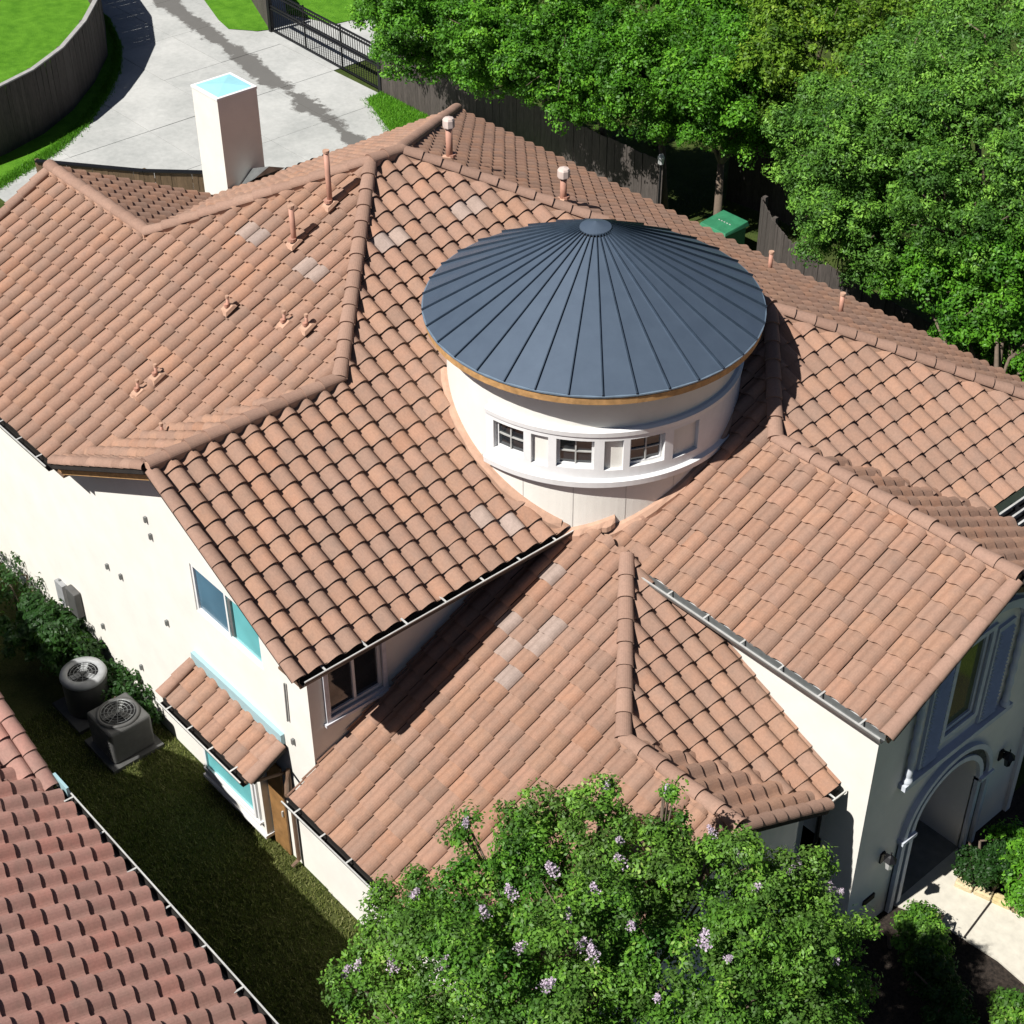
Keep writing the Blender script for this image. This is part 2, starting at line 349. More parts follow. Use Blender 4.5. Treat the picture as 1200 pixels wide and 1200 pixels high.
def half_planes(poly, offs):
    a = sum(poly[i][0]*poly[(i+1) % len(poly)][1]-poly[(i+1) % len(poly)][0]*poly[i][1] for i in range(len(poly)))
    if a < 0: poly = poly[::-1]; offs = offs[::-1][1:]+offs[::-1][:1]
    hp = []
    for i in range(len(poly)):
        (x0, y0), (x1, y1) = poly[i], poly[(i+1) % len(poly)]; L = math.hypot(x1-x0, y1-y0); n = ((y1-y0)/L, -(x1-x0)/L)
        hp.append((n, n[0]*x0+n[1]*y0+offs[i]))
    return hp
TC = np.array((-1.24, 6.69)); TR = 2.24   # turret centre and wall radius
def make_roof(planes, mat, roof, budget, pale_px=(), skip=None, rank=None):
    """tiles of all planes: the `budget` largest in view become objects, the rest one mesh of kind stuff"""
    full = []; SV = []; SF = []; k0 = 0
    for pi, P in enumerate(planes):
        for poly, offs in P.pieces:
            hp = half_planes(poly, offs)
            uvs = [P.uv(x, y) for x, y in poly]
            u0 = min(a for a, _ in uvs)-.2; u1 = max(a for a, _ in uvs)+.2; v1 = max(b for _, b in uvs)
            vmin = min(b for _, b in uvs)
            for i in range(int(math.floor((u0-P.uoff)/TW)), int(math.ceil((u1-P.uoff)/TW))+1):
                for j in range(max(0, int(vmin/TE)-1), int(v1/TE)+1):
                    base = np.array((P.uoff+i*TW, j*TE, -.06))
                    jit = np.array((RNG.normal(0, .0025), RNG.normal(0, .004), RNG.normal(0, .0018)))
                    W = P.world(TV+base+jit)
                    d = np.array([[W[:, 0]*n[0]+W[:, 1]*n[1]-c for n, c in hp]])[0]
                    # the eave side never clips
                    ev = [abs(n[0]+P.m[0])+abs(n[1]+P.m[1]) < .01 and abs(c+P.e0) < .3 for n, c in hp]
                    viol = []; out = False
                    for q in range(len(hp)):
                        if ev[q]: continue
                        if d[q].min() > -.012: out = True; break
                        if d[q].max() > .001: viol.append(hp[q])
                    if out: continue
                    c = W.mean(0)
                    if np.hypot(*(c[:2]-TC)) < TR-.28 and c[2] > 4.6: continue
                    if skip and skip(c): continue
                    if viol:
                        v, f = clip_mesh(W, viol)
                        if f: SV.append(np.array(v)); SF += [tuple(a+k0 for a in q) for q in f]; k0 += len(v)
                    else: full.append((P, base+jit, W, c))
    C = np.array([f[3] for f in full]); px = pix(C)
    area = np.zeros(len(full))
    for k, (P, base, W, c) in enumerate(full):
        a, b_, c_ = pix(np.array([P.world(base+np.array(q)) for q in ((0, 0, 0.03), (TW, 0, 0.03), (0, TE, 0.03))])); area[k] = abs((b_[0]-a[0])*(c_[1]-a[1])-(b_[1]-a[1])*(c_[0]-a[0]))
        if not (4 < px[k][0] < 1196 and 4 < px[k][1] < 1196) or (rank and not rank(c, px[k])): area[k] = 0
    order = np.argsort(-area); ind = set(int(i) for i in order[:budget] if area[i] > 0)
    pale = set()
    for q in pale_px:
        pale.add(int(np.argmin(np.hypot(px[:, 0]-q[0], px[:, 1]-q[1]))))
    extra = [i for i in pale if i not in ind]
    for i in extra:
        drop = [k for k in order[:budget][::-1] if int(k) in ind and int(k) not in pale][0]; ind.discard(int(drop)); ind.add(i)
    me = tile_data('roof_tile', mat); mp = tile_data('roof_tile_pale', m_pale)
    proto = None
    for k, (P, base, W, c) in enumerate(full):
        if k in ind:
            o = bpy.data.objects.new('roof_tile', mp if k in pale else me); col.objects.link(o)
            p0 = P.O+base[0]*P.U+base[1]*P.V+base[2]*P.N
            o.matrix_basis = Matrix(((P.U[0], P.V[0], P.N[0], p0[0]), (P.U[1], P.V[1], P.N[1], p0[1]), (P.U[2], P.V[2], P.N[2], p0[2]), (0, 0, 0, 1)))
            o.parent = roof; o.matrix_parent_inverse = wm(roof).inverted()
        else:
            SV.append(W); SF += [tuple(a+k0 for a in q) for q in TF]; k0 += len(W)
    if SV:
        V = np.concatenate(SV); m2 = bpy.data.meshes.new('tile_field'); m2.from_pydata(V.tolist(), [], SF)
        m2.materials.append(mat); o = bpy.data.objects.new('tile_field', m2); col.objects.link(o); o.parent = roof; o.matrix_parent_inverse = wm(roof).inverted(); o['kind'] = 'stuff'
        # smooth only the top faces
        nrm = np.empty(len(m2.polygons)*3); m2.polygons.foreach_get('normal', nrm); nrm = nrm.reshape(-1, 3)
    return len(full), len(ind)
def deck(planes, name, parent, th=.09, drop=.085):
    mb = MB()
    for P in planes:
        for poly, offs in P.pieces:
            a = sum(poly[i][0]*poly[(i+1) % len(poly)][1]-poly[(i+1) % len(poly)][0]*poly[i][1] for i in range(len(poly)))
            pl = poly if a > 0 else poly[::-1]; n = len(pl)
            top = [P.pt(x, y, -drop) for x, y in pl]; bot = [q-np.array((0, 0, th)) for q in top]
            mb.add(top+bot, [tuple(range(n)), tuple(range(2*n-1, n-1, -1))]+[((i+1) % n, i, n+i, n+(i+1) % n) for i in range(n)])
    return mb.build(name, m_dark, parent)
# barrel cap, built along +x from 0 to .40, sits over a ridge
def cap_mesh(name, mat, L=.40, r0=.125, r1=.105):
    vs = []; fs = []; n = 13
    for x, r, dz in ((0, r0, .018), (L, r1, -.004)):
        for k in range(n):
            a = math.pi*(k/(n-1)); vs.append((x, r*1.02*math.cos(a), r*.82*math.sin(a)-.02+dz))
    for k in range(n): a = math.pi*(k/(n-1)); vs.append((.012, (r0-.02)*math.cos(a), (r0-.025)*.82*math.sin(a)-.02))
    for k in range(n-1): fs.append((k, k+1, n+k+1, n+k)); fs.append((2*n+k, 2*n+k+1, k+1, k))
    me = bpy.data.meshes.new(name); me.from_pydata(vs, [], [f[::-1] for f in fs]); me.materials.append(mat); return me
CAPM = cap_mesh('ridge_tile', m_ridge)
def caps(a, b, roof, me=None, name='ridge_tile', lift=.03, ex=.345, base=True, wid=.09):
    """row of barrel caps from the low end a to the high end b (each cap laps over the next lower one)"""
    me = me or CAPM; a = Vector(a); b = Vector(b); d = b-a; L = d.length; n = max(1, round(L/ex)); ex = L/n; x = d.normalized(); y = Vector((0, 0, 1)).cross(x).normalized(); z = x.cross(y)
    for k in range(n):
        p = a+x*(k*ex-.03)+z*(lift+random.uniform(-.004, .004))
        yy = (y+x*random.uniform(-.02, .02)).normalized(); zz = x.cross(yy)
        o = bpy.data.objects.new(name, me); col.objects.link(o)
        o.matrix_basis = Matrix(((x.x, yy.x, zz.x, p.x), (x.y, yy.y, zz.y, p.y), (x.z, yy.z, zz.z, p.z), (0, 0, 0, 1)))
        o.parent = roof; o.matrix_parent_inverse = wm(roof).inverted()
    if base: MB().bar(a+z*(lift-.06), b+z*(lift-.06), wid*2, .10, z).build('mortar', m_mortar if name == 'ridge_tile' else m_dark, roof)
V0 = .0
def rect(x0, x1, y0, y1): return [(x0, y0), (x1, y0), (x1, y1), (x0, y1)]
Z4 = [0, 0, 0, 0]; VA = .13
P_1 = Plane((0, 1), 0, 5.6, [(rect(-12.33, -8.95, 0, 3.52), [0, 0, 0, 0]),
      ([(-8.95, 0), (-6.52, 0), (-3.2, 3.32), (-6.17, 6.3), (-8.95, 3.52)], [0, VA, 0, 0, 0])], uoff=-12.25)
P_6 = Plane((1, 0), -6.52, 5.6, [([(-6.52, .02), (-3.2, .02), (-3.2, 3.32)], [0, 0, VA])])
P_2 = Plane((-1, 0), .11, 5.607, [(rect(-3.2, .11, .02, 3.32), Z4),
      ([(.11, 3.32), (.11, 5.25), (-3.74, 9.36), (-6.17, 6.93), (-6.17, 6.3), (-3.2, 3.32)], [0, VA, 0, 0, 0, 0])], uoff=.10)
P_3 = Plane((0, -1), 13.6, 5.41, [([(-12.85, 13.6), (-3.74, 13.6), (-3.74, 9.36), (-6.17, 6.93)], Z4), ([(-3.74, 13.6), (4.26, 13.6), (.02, 9.355), (-3.74, 9.36)], Z4)])
P_4 = Plane((1, 0), -12.76, 5.45, [([(-12.76, 13.55), (-6.17, 6.93), (-6.17, 6.3), (-8.95, 3.52), (-12.76, 7.34)], [0, 0, 0, VA, 0])])
P_5 = Plane((0, -1), 7.25, 5.493, [([(-12.33, 3.52), (-8.95, 3.52), (-12.33, 6.91)], [0, VA, 0])])
P_12 = Plane((-1, 0), 4.0, 5.538, [([(1.69, 7.69), (4.0, 9.99), (4.0, 13.34), (.02, 9.355)], [VA, 0, 0, 0])])
P_10 = Plane((0, 1), 5.215, 5.456, [(rect(1.69, 5.97, 5.215, 7.69), Z4), ([(.15, 5.215), (1.69, 5.215), (1.69, 7.69), (.02, 9.355), (-3.74, 9.355)], [0, 0, 0, 0, VA])], uoff=5.86)
P_11 = Plane((0, -1), 10.15, 5.456, [([(1.69, 7.69), (5.97, 7.69), (5.97, 10.15), (4.1, 10.15)], [0, 0, 0, VA])])
P_7 = Plane((0, 1), -.05, 2.916, [(rect(3.15, 5.26, -.05, 3.2), Z4), ([(-.42, -.05), (3.15, -.05), (3.15, 3.2), (1.15, 5.16), (-.42, 5.3)], [0, 0, 0, 0, 0])], uoff=-.40)
P_8 = Plane((-1, 0), 5.1, 3.584, [([(3.15, 3.2), (5.1, 5.14), (5.1, 5.63), (1.2, 5.63), (1.15, 5.2)], [VA, 0, 0, 0, 0])])
P_9 = Plane((0, -1), 5.14, 3.587, [([(3.15, 3.2), (5.26, 3.2), (5.26, 5.14), (5.1, 5.14)], [0, 0, 0, VA])])
# box bay roof
BX0, BX1, BYE, BYW, BZ = -3.70, -1.28, -.2, .45, 2.68
P_B = Plane((0, 1), BYE, BZ, [(rect(BX0, BX1, BYE, BYW-.02), Z4)])
PL = [P_1, P_6, P_2, P_3, P_4, P_5, P_12, P_10, P_11, P_7, P_8, P_9, P_B]

house = empty('stucco_house', (-4, 6, GZ))
tag(house, 'large cream stucco house with peach tiled hip roofs around a round turret', 'house')
roof = deck(PL, 'roof', house)
PALE = [(289, 262), (299, 270), (362, 311), (377, 319), (456, 280), (474, 272), (543, 242), (559, 234), (572, 610), (604, 620), (648, 663), (647, 727), (630, 750), (597, 722), (597, 760), (590, 790)]
def lilac(c, q):   # tiles behind the tree, hidden under the eave or beyond the turret are not picked out
    if q[1] > 905+abs(q[0]-690)*.25 and 420 < q[0] < 1000: return False
    if c[2] < 5.2 and c[0] < .75 and c[1] > .6: return False
    return math.hypot(c[0]-TC[0], c[1]-TC[1]) > 3.0
print('tiles', make_roof(PL, m_tile, roof, 290, PALE, rank=lilac))
H = lambda P, x, y: tuple(P.pt(x, y))
RC = [(H(P_1, -12.36, 3.52), H(P_1, -8.95, 3.52)), (H(P_1, -8.95, 3.52), H(P_1, -6.17, 6.3)), (H(P_1, -3.2, 3.32), H(P_1, -6.17, 6.3)),
      (H(P_2, -3.2, -.02), H(P_2, -3.2, 3.32)), (H(P_2, -6.17, 6.3), H(P_2, -6.17, 6.93)), (H(P_2, -3.74, 9.36), H(P_2, -6.17, 6.93)),
      (H(P_4, -12.8, 13.58), H(P_4, -6.17, 6.93)), (H(P_3, .02, 9.355), H(P_3, -3.74, 9.355)), (H(P_12, 3.95, 13.3), H(P_12, .02, 9.355)),
      (H(P_10, 1.69, 7.69), H(P_10, .02, 9.355)), (H(P_10, 5.97, 7.69), H(P_10, 1.69, 7.69)),
      (H(P_7, 3.15, 3.2), H(P_7, 1.2, 5.13)), (H(P_7, 5.28, 3.2), H(P_7, 3.15, 3.2))]
for a, b in RC: caps(a, b, roof)
RK = cap_mesh('rake_tile', m_ridge, r0=.112, r1=.098)
for a, b in ((H(P_2, .13, .0), H(P_2, -3.1, .0)), (H(P_6, -6.45, .0), H(P_6, -3.3, .0)), (H(P_10, 5.97, 5.19), H(P_10, 5.97, 7.62)), (H(P_11, 5.97, 10.1), H(P_11, 5.97, 7.76)),
             (H(P_1, -12.36, 0), H(P_1, -12.36, 3.45)), (H(P_7, 5.28, -.05), H(P_7, 5.28, 3.15)), (H(P_9, 5.28, 5.12), H(P_9, 5.28, 3.26)), (H(P_B, BX1+.02, BYE-.02), H(P_B, BX1+.02, BYW-.05)), (H(P_B, BX0, BYE-.02), H(P_B, BX0, BYW-.05))):
    caps(a, b, roof, RK, 'rake_tile', lift=.0, ex=TE, base=True, wid=.08)
# mortar fillet where the roofs meet the turret
def fillet(P, a0, a1, name='mortar_fillet'):
    vs = []; fs = []; n = 16
    for k in range(n+1):
        a = R(a0+(a1-a0)*k/n); ca, sa = math.cos(a), math.sin(a); wv = .10+.02*math.sin(k*1.9)+.012*math.sin(k*4.3)
        for r, h in ((TR-.02, .10), (TR+.05, .085), (TR+wv, .03), (TR+wv, -.06)):
            x, y = TC[0]+r*ca, TC[1]+r*sa; vs.append((x, y, P.z(x, y)+h))
    for k in range(n):
        for j in range(3): fs.append((k*4+j, k*4+j+1, k*4+j+5, k*4+j+4))
    return fromlists(name, vs, [f[::-1] for f in fs], m_mortar, roof)
fillet(P_2, -128, -54); fillet(P_10, -38, 25); fillet(P_7, -60, -34)

# gutters: trough with its inner shade in the colour, pale outer edge, straps
def gutter(a, b, out, mat=m_gutter, lipm=m_lip, straps=.62, h=.11, wd=.13, name='gutter'):
    a = Vector(a); b = Vector(b); o = Vector((out[0], out[1], 0)); d = (b-a).normalized(); L = (b-a).length
    prof = [(0, .0), (0, -h), (wd*.72, -h), (wd, -h*.35), (wd, 0), (wd-.012, 0), (wd-.012, -h*.35), (wd*.68, -h+.012), (.012, -h+.012), (.012, 0)]
    vs = [a+o*p+Vector((0, 0, q)) for p, q in prof]+[b+o*p+Vector((0, 0, q)) for p, q in prof]; n = len(prof)
    g = fromlists(name, vs, [(i, (i+1) % n, n+(i+1) % n, n+i) for i in range(n)]+[(0, 1, 2, 3, 4, 5, 6, 7, 8, 9), tuple(range(2*n-1, n-1, -1))], mat, house)
    MB().bar(a+o*wd+Vector((0, 0, .006)), b+o*wd+Vector((0, 0, .006)), .02, .018).build('gutter_lip', lipm, g)
    mb = MB(); k = max(1, int(L/straps))
    for i in range(k):
        c = a+d*(L*(i+.5)/k); MB().bar(c-o*.02+Vector((0, 0, .02)), c+o*wd+Vector((0, 0, .012)), .028, .008).build('strap', lipm, g)
    return g
gutter((.12, .02, 5.57), (.12, 4.95, 5.57), (1, 0))
gutter((-12.3, -.02, 5.56), (-6.5, -.02, 5.56), (0, -1))
gutter((1.05, 5.2, 5.42), (5.95, 5.2, 5.42), (0, -1), m_grey)
gutter((-.40, -.07, 2.87), (5.2, -.07, 2.87), (0, -1))
gutter((BX0+.05, BYE-.02, BZ-.03), (BX1, BYE-.02, BZ-.03), (0, -1), straps=.55)
gutter((5.12, 5.12, 3.5), (5.12, 5.6, 3.5), (1, 0), straps=.4)

# ------------------------------------------------------------------ walls
def wall(name, poly, holes, axis, c, parent=house, mat=m_stucco, depth=.12, inward=1):
    """flat wall: poly and holes as (s, z); axis 'x' means plane x=c with s=y; reveals go inward"""
    bm = bmesh.new(); E = []
    mk = (lambda s, z, d=0: (c+d, s, z)) if axis == 'x' else (lambda s, z, d=0: (s, c+d, z))
    for loop in [poly]+holes:
        vs = [bm.verts.new(mk(*p)) for p in loop]
        for i in range(len(vs)): E.append(bm.edges.new((vs[i], vs[(i+1) % len(vs)])))
    bmesh.ops.triangle_fill(bm, use_beauty=True, use_dissolve=False, edges=E)
    for loop in holes:
        n = len(loop); f = [bm.verts.new(mk(*p)) for p in loop]; g = [bm.verts.new(mk(p[0], p[1], inward*depth)) for p in loop]
        for i in range(n): bm.faces.new((f[i], f[(i+1) % n], g[(i+1) % n], g[i]))
    bmesh.ops.recalc_face_normals(bm, faces=bm.faces[:])
    me = bpy.data.meshes.new(name); bm.to_mesh(me); bm.free(); return obj(name, me, mat, parent)
def rz(s0, s1, z0, z1): return [(s0, z0), (s1, z0), (s1, z1), (s0, z1)]
WL = .47     # left wall plane y
LW = (-3.40, -1.60, 4.22, 5.16); BW = (-3.78, -2.0, 1.25, 2.15)
wall('stucco_wall', [(-12.1, GZ-.3), (-.45, GZ-.3), (-.45, 5.72), (-3.2, 7.12), (-6.05, 5.66), (-12.1, 5.66)], [rz(*LW)], 'y', WL)
wall('stucco_wall', [(WL, 2.0), (5.4, 2.0), (5.4, 5.5), (WL, 5.5)], [rz(.80, 1.78, 3.90, 4.86)], 'x', -.45, inward=-1)
wall('stucco_wall', [(-.45, GZ-.3), (4.95, GZ-.3), (4.95, 3.02), (-.45, 3.02)], [], 'y', WL-.015)
wall('stucco_wall', [(WL-.015, GZ-.3), (5.0, GZ-.3), (5.0, 3.5), (3.2, 4.4), (WL, 3.02)], [], 'x', 4.95, inward=-1)
wall('stucco_wall', [(.3, 2.2), (4.95, 2.2), (4.95, GZ-.3), (5.6, GZ-.3), (5.6, 5.42), (.3, 5.42)], [], 'y', 5.64)
wall('stucco_wall', [(5.0, GZ-.3), (5.64, GZ-.3), (5.64, 3.4), (5.0, 3.4)], [], 'x', 4.6, inward=-1)
# front gable wall with the arched entry and the upper window
AY, AR, AZ = 7.78, .80, 1.95
arch = [(AY+AR, GZ)]+[(AY+AR*math.cos(R(a)), AZ+AR*math.sin(R(a))) for a in range(0, 181, 12)]+[(AY-AR, GZ)]
GX = 5.60; GW = (7.28, 8.02, 3.72, 5.35)
gp = [(5.64, GZ-.3), (AY-AR, GZ-.3)]+arch[::-1]+[(AY+AR, GZ-.3), (9.85, GZ-.3), (9.85, 5.45), (7.69, 6.55), (5.64, 5.5)]
wall('stucco_wall', gp, [rz(*GW)], 'x', GX, inward=-1)
ent = MB(); n = len(arch)     # the vestibule behind the arch
ent.add([(GX, s, z) for s, z in arch]+[(GX-1.6, s, z) for s, z in arch], [(i, i+1, n+i+1, n+i) for i in range(n-1)]+[tuple(range(2*n-1, n-1, -1))])
ent.build('entry_vault', m_stucco, house)
MB().box((GX-1.6, AY-AR, GZ-.05), (GX+.12, AY+AR, GZ+.01)).build('entry_floor', m_grey, house)
ed_ = MB().box((GX-1.58, AY-.48, GZ), (GX-1.5, AY+.48, 2.35)).build('entry_door', m_door, house)
MB().box((GX-1.5, AY+.34, 1.3), (GX-1.45, AY+.38, 1.5)).build('door_handle', m_lip, ed_)
# plain rear walls
for a in (((-12.1, 13.1), (3.55, 13.1)), ((-12.1, WL), (-12.1, 13.1)), ((3.55, 9.85), (3.55, 13.1)), ((3.55, 9.85), (GX, 9.85))):
    (x0, y0), (x1, y1) = a
    MB().box((min(x0, x1)-.06, min(y0, y1)-.06, GZ-.3), (max(x0, x1)+.06, max(y0, y1)+.06, 5.42)).build('stucco_wall', m_stucco, house)
# gable end at the rear left wing
wall('stucco_wall', [(.5, 5.3), (6.6, 5.3), (3.52, 7.2)], [], 'x', -12.14, inward=1)

# bay window box
by = .30
bay = MB().box((BX0+.02, by, .50), (-1.87, WL-.01, BZ+.02)).build('bay_box', m_stucco, house)
MB().bar((BX0, BYW+.0, BZ+.40), (BX1+.05, BYW+.0, BZ+.40), .10, .20).build('bay_flashing', m_flash, house)
# soffits, fascias
MB().box((-12.3, .02, 5.36), (-6.3, WL-.01, 5.40)).build('soffit', m_soffit, house)
MB().box((-.43, .04, 5.34), (.10, 4.9, 5.38)).build('soffit', m_soffit, house)
MB().bar((.09, .03, 5.44), (.09, 4.95, 5.44), .03, .2).build('fascia', m_soffit, house)
MB().bar((-.1, .05, 2.78), (5.2, .0, 2.78), .03, .16).build('fascia', m_soffit, house)
MB().bar((1.0, 5.24, 5.33), (5.9, 5.24, 5.33), .03, .17).build('fascia', m_trim, house)
def bargeboard(a, b, mat): MB().bar(Vector(a)-Vector((0, 0, .2)), Vector(b)-Vector((0, 0, .2)), .03, .17).build('bargeboard', mat, house)
bargeboard(H(P_2, .1, .06), H(P_2, -3.2, .06), m_soffit); bargeboard(H(P_6, -6.5, .06), H(P_6, -3.2, .06), m_wood)
bargeboard(H(P_10, 5.94, 5.25), H(P_10, 5.94, 7.69), m_soffit); bargeboard(H(P_11, 5.94, 10.1), H(P_11, 5.94, 7.69), m_soffit)

# ------------------------------------------------------------------ windows
def window(axis, c, s0, s1, z0, z1, out, panes, fr=.055, mull=(), frame=m_trim, sill=True, trim=0., ins=.07, mat_trim=None):
    """frame set back in the opening, panes behind it; out is +1/-1 along the axis"""
    B = (lambda sa, sb, za, zb, da, db: MB().box((c+min(da*out, db*out), sa, za), (c+max(da*out, db*out), sb, zb))) if axis == 'x' else \
        (lambda sa, sb, za, zb, da, db: MB().box((sa, c+min(da*out, db*out), za), (sb, c+max(da*out, db*out), zb)))
    mb = MB()
    for q in ((s0, s1, z0, z0+fr), (s0, s1, z1-fr, z1), (s0, s0+fr, z0+fr, z1-fr), (s1-fr, s1, z0+fr, z1-fr)):
        k = B(*q, -ins, -ins+.05); mb.add(k.v, k.f)
    for m in mull:
        k = B(m-fr*.45, m+fr*.45, z0+fr, z1-fr, -ins+.002, -ins+.048); mb.add(k.v, k.f)
    wn = mb.build('window', frame, house)
    xs = [s0+fr]+list(mull)+[s1-fr]
    for i, gm in enumerate(panes): B(xs[i], xs[i+1], z0+fr, z1-fr, -ins+.008, -ins+.014).build('pane', gm, wn)
    if trim:
        mt = mat_trim or frame
        for q in ((s0-trim, s1+trim, z0-trim, z0), (s0-trim, s1+trim, z1, z1+trim), (s0-trim, s0, z0, z1), (s1, s1+trim, z0, z1)): B(*q, -.01, .04).build('trim', mt, wn)
    if sill: B(s0-trim-.04, s1+trim+.04, z0-trim-.05, z0-trim+.002, -.01, .07).build('sill', mat_trim or frame, wn)
    return wn
wl = window('y', WL, *LW, -1, [m_blueg, m_teal], fr=.05, mull=(-2.5,), trim=.0, sill=False)
MB().box((-2.44, WL+.02, 4.34), (-2.36, WL+.05, 5.06)).build('sash_rail', m_grey, wl)
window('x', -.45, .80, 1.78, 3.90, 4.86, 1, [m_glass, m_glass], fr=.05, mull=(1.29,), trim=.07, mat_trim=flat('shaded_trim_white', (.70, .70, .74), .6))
window('y', by, -3.50, -2.02, .82, 2.1, -1, [m_teal], fr=.06, trim=.05, ins=-.02)
MB().box((BX0, by-.04, .44), (-1.85, WL-.02, .505)).build('bay_base', m_trim, bay)
# front window: shutters, columns, sill
fw = window('x', GX, *GW, 1, [m_olive], fr=.06, mull=(), frame=m_btrim, trim=.09, sill=False, mat_trim=m_btrim)
MB().box((GX-.01, 6.35, 3.30), (GX+.13, 8.95, 3.40)).build('sill', m_btrim, fw)
for y0, y1 in ((6.74, 7.14), (8.16, 8.56)):
    sh = MB().box((GX, y0, 3.42), (GX+.05, y1, 5.3)).build('shutter', m_btrim, fw)
    mb = MB()
    for k in range(24): z = 3.5+k*.073; mb.add(MB().bar((GX+.07, y0+.04, z), (GX+.07, y1-.04, z), .05, .022, (.5, 0, 1)).v, MB().box((0, 0, 0), (1, 1, 1)).f)
    mb.build('louvres', m_btrim, fw)
for y in (6.46, 8.80):
    MB().lathe((GX+.07, y, 3.42), [(.075, 0), (.075, .06), (.05, .09)]+[(.05+.008*math.sin(k*1.1), .1+k*.05) for k in range(32)]+[(.075, 1.72), (.075, 1.8)], 12).build('column', m_btrim, fw, True)
hd = MB()
n = 14
for k in range(n):
    a0, a1 = math.pi*k/n, math.pi*(k+1)/n; cy = 7.65
    def pt_(a, r): return (cy+r*math.cos(a)*1.55, 5.12+r*math.sin(a)*.9)
    q = [pt_(a0, .72), pt_(a1, .72), pt_(a1, .86), pt_(a0, .86)]
    hd.add([(GX-.02, *p) for p in q]+[(GX+.10, *p) for p in q], [(0, 1, 2, 3), (7, 6, 5, 4), (0, 4, 5, 1), (1, 5, 6, 2), (2, 6, 7, 3), (3, 7, 4, 0)])
hd.build('arched_hood', m_btrim, fw)
# arch surround: two mouldings with a dark dotted band between, legs down to the ground
def archring(r0, r1, d, mat, name, seg=22, gap=0.):
    out = []
    for k in range(seg):
        a0, a1 = math.pi*(k+gap)/seg, math.pi*(k+1-gap)/seg
        q = [(AY+r*math.cos(a), AZ+r*math.sin(a)) for r, a in ((r0, a0), (r1, a0), (r1, a1), (r0, a1))]
        mb = MB().add([(GX-.02, *p) for p in q]+[(GX+d, *p) for p in q], [(3, 2, 1, 0), (4, 5, 6, 7), (0, 1, 5, 4), (1, 2, 6, 5), (2, 3, 7, 6), (3, 0, 4, 7)]); out.append(mb)
    return out
_pi = [(AY+AR, GZ)]+[(AY+AR*math.cos(R(a)), AZ+AR*math.sin(R(a))) for a in range(0, 181, 10)]+[(AY-AR, GZ)]
_po = [(AY+AR+.3, GZ)]+[(AY+(AR+.3)*math.cos(R(a)), AZ+(AR+.3)*math.sin(R(a))) for a in range(0, 181, 10)]+[(AY-AR-.3, GZ)]
_n = len(_pi); sur = MB().add([(GX+.02, *p) for p in _pi]+[(GX+.02, *p) for p in _po]+[(GX-.02, *p) for p in _po], [(k, _n+k, _n+k+1, k+1) for k in range(_n-1)]+[(_n+k, 2*_n+k, 2*_n+k+1, _n+k+1) for k in range(_n-1)]).build('arch_surround', m_btrim, house)
for r0, r1, d in ((AR, AR+.09, .07), (AR+.21, AR+.30, .09)):
    mb = MB()
    for q in archring(r0, r1, d, None, '', 26): mb.add(q.v, q.f)
    for s in (-1, 1):
        a, b_ = sorted((AY+s*r0, AY+s*r1)); mb.box((GX-.02, a, GZ), (GX+d, b_, AZ))
    mb.build('moulding', m_btrim, sur)
m_band = flat('dark_carved_band', (.10, .105, .10), .8, var=.3, scale=20)
for q in archring(AR+.09, AR+.21, .035, None, '', 22, .06): q.build('voussoir', m_band, sur)
for s in (-1, 1):
    for k in range(9):
        z0 = GZ+.02+k*.18; a, b_ = sorted((AY+s*(AR+.10), AY+s*(AR+.20))); MB().box((GX-.02, a, z0), (GX+.033, b_, z0+.165)).build('voussoir', m_band, sur)
MB().box((GX, AY-AR-.34, AZ-.05), (GX+.12, AY-AR+.0, AZ+.02)).build('impost', m_btrim, sur); MB().box((GX, AY+AR, AZ-.05), (GX+.12, AY+AR+.34, AZ+.02)).build('impost', m_btrim, sur)
# lanterns by the arch
for y, z in ((6.30, 1.85), (9.22, 2.0)):
    ln = MB().box((GX, y-.05, z-.1), (GX+.03, y+.05, z+.1)).bar((GX, y, z+.1), (GX+.14, y, z+.14), .025, .025).build('wall_lantern', m_black, house)
    MB().lathe((GX+.15, y, z-.14), [(.0, 0), (.05, .02), (.075, .18), (.075, .2)], 6).build('lantern_glass', m_lip if y < 7 else m_glass, ln)
    MB().lathe((GX+.15, y, z+.06), [(.11, 0), (.05, .07), (.012, .10), (.012, .16), (.0, .17)], 6).build('lantern_cap', m_black, ln)
MB().box((GX, 6.02, .95), (GX+.03, 6.28, 1.06)).build('house_vent', m_black, house)

# ------------------------------------------------------------------ turret
ZB, ZT, ZR = 4.9, 8.12, 8.2
win_a = [(-82.2, -69.0), (-56.4, -42.6), (-29.6, -16.0)]; pan_a = [(-66.0, -59.4), (-39.0, -32.0), (-12.4, -.6)]
wz = (6.74, 7.23)
def cyl(a, r, z): return (TC[0]+r*math.cos(R(a)), TC[1]+r*math.sin(R(a)), z)
def cyl_cells(holes, zs, r, mb, a0=-180, a1=180, step=3.):
    """cylinder skin with rectangular (angle, z) holes left open"""
    A = sorted(set([a0, a1]+[h for x in holes for h in x[:2]]+list(np.arange(a0, a1, step)))); Zs = sorted(set(list(zs)+[h for x in holes for h in x[2:]]))
    for i in range(len(A)-1):
        for j in range(len(Zs)-1):
            am, zm = (A[i]+A[i+1])/2, (Zs[j]+Zs[j+1])/2
            if any(h[0] < am < h[1] and h[2] < zm < h[3] for h in holes): continue
            mb.add([cyl(A[i], r, Zs[j]), cyl(A[i+1], r, Zs[j]), cyl(A[i+1], r, Zs[j+1]), cyl(A[i], r, Zs[j+1])], [(0, 1, 2, 3)])
    return mb
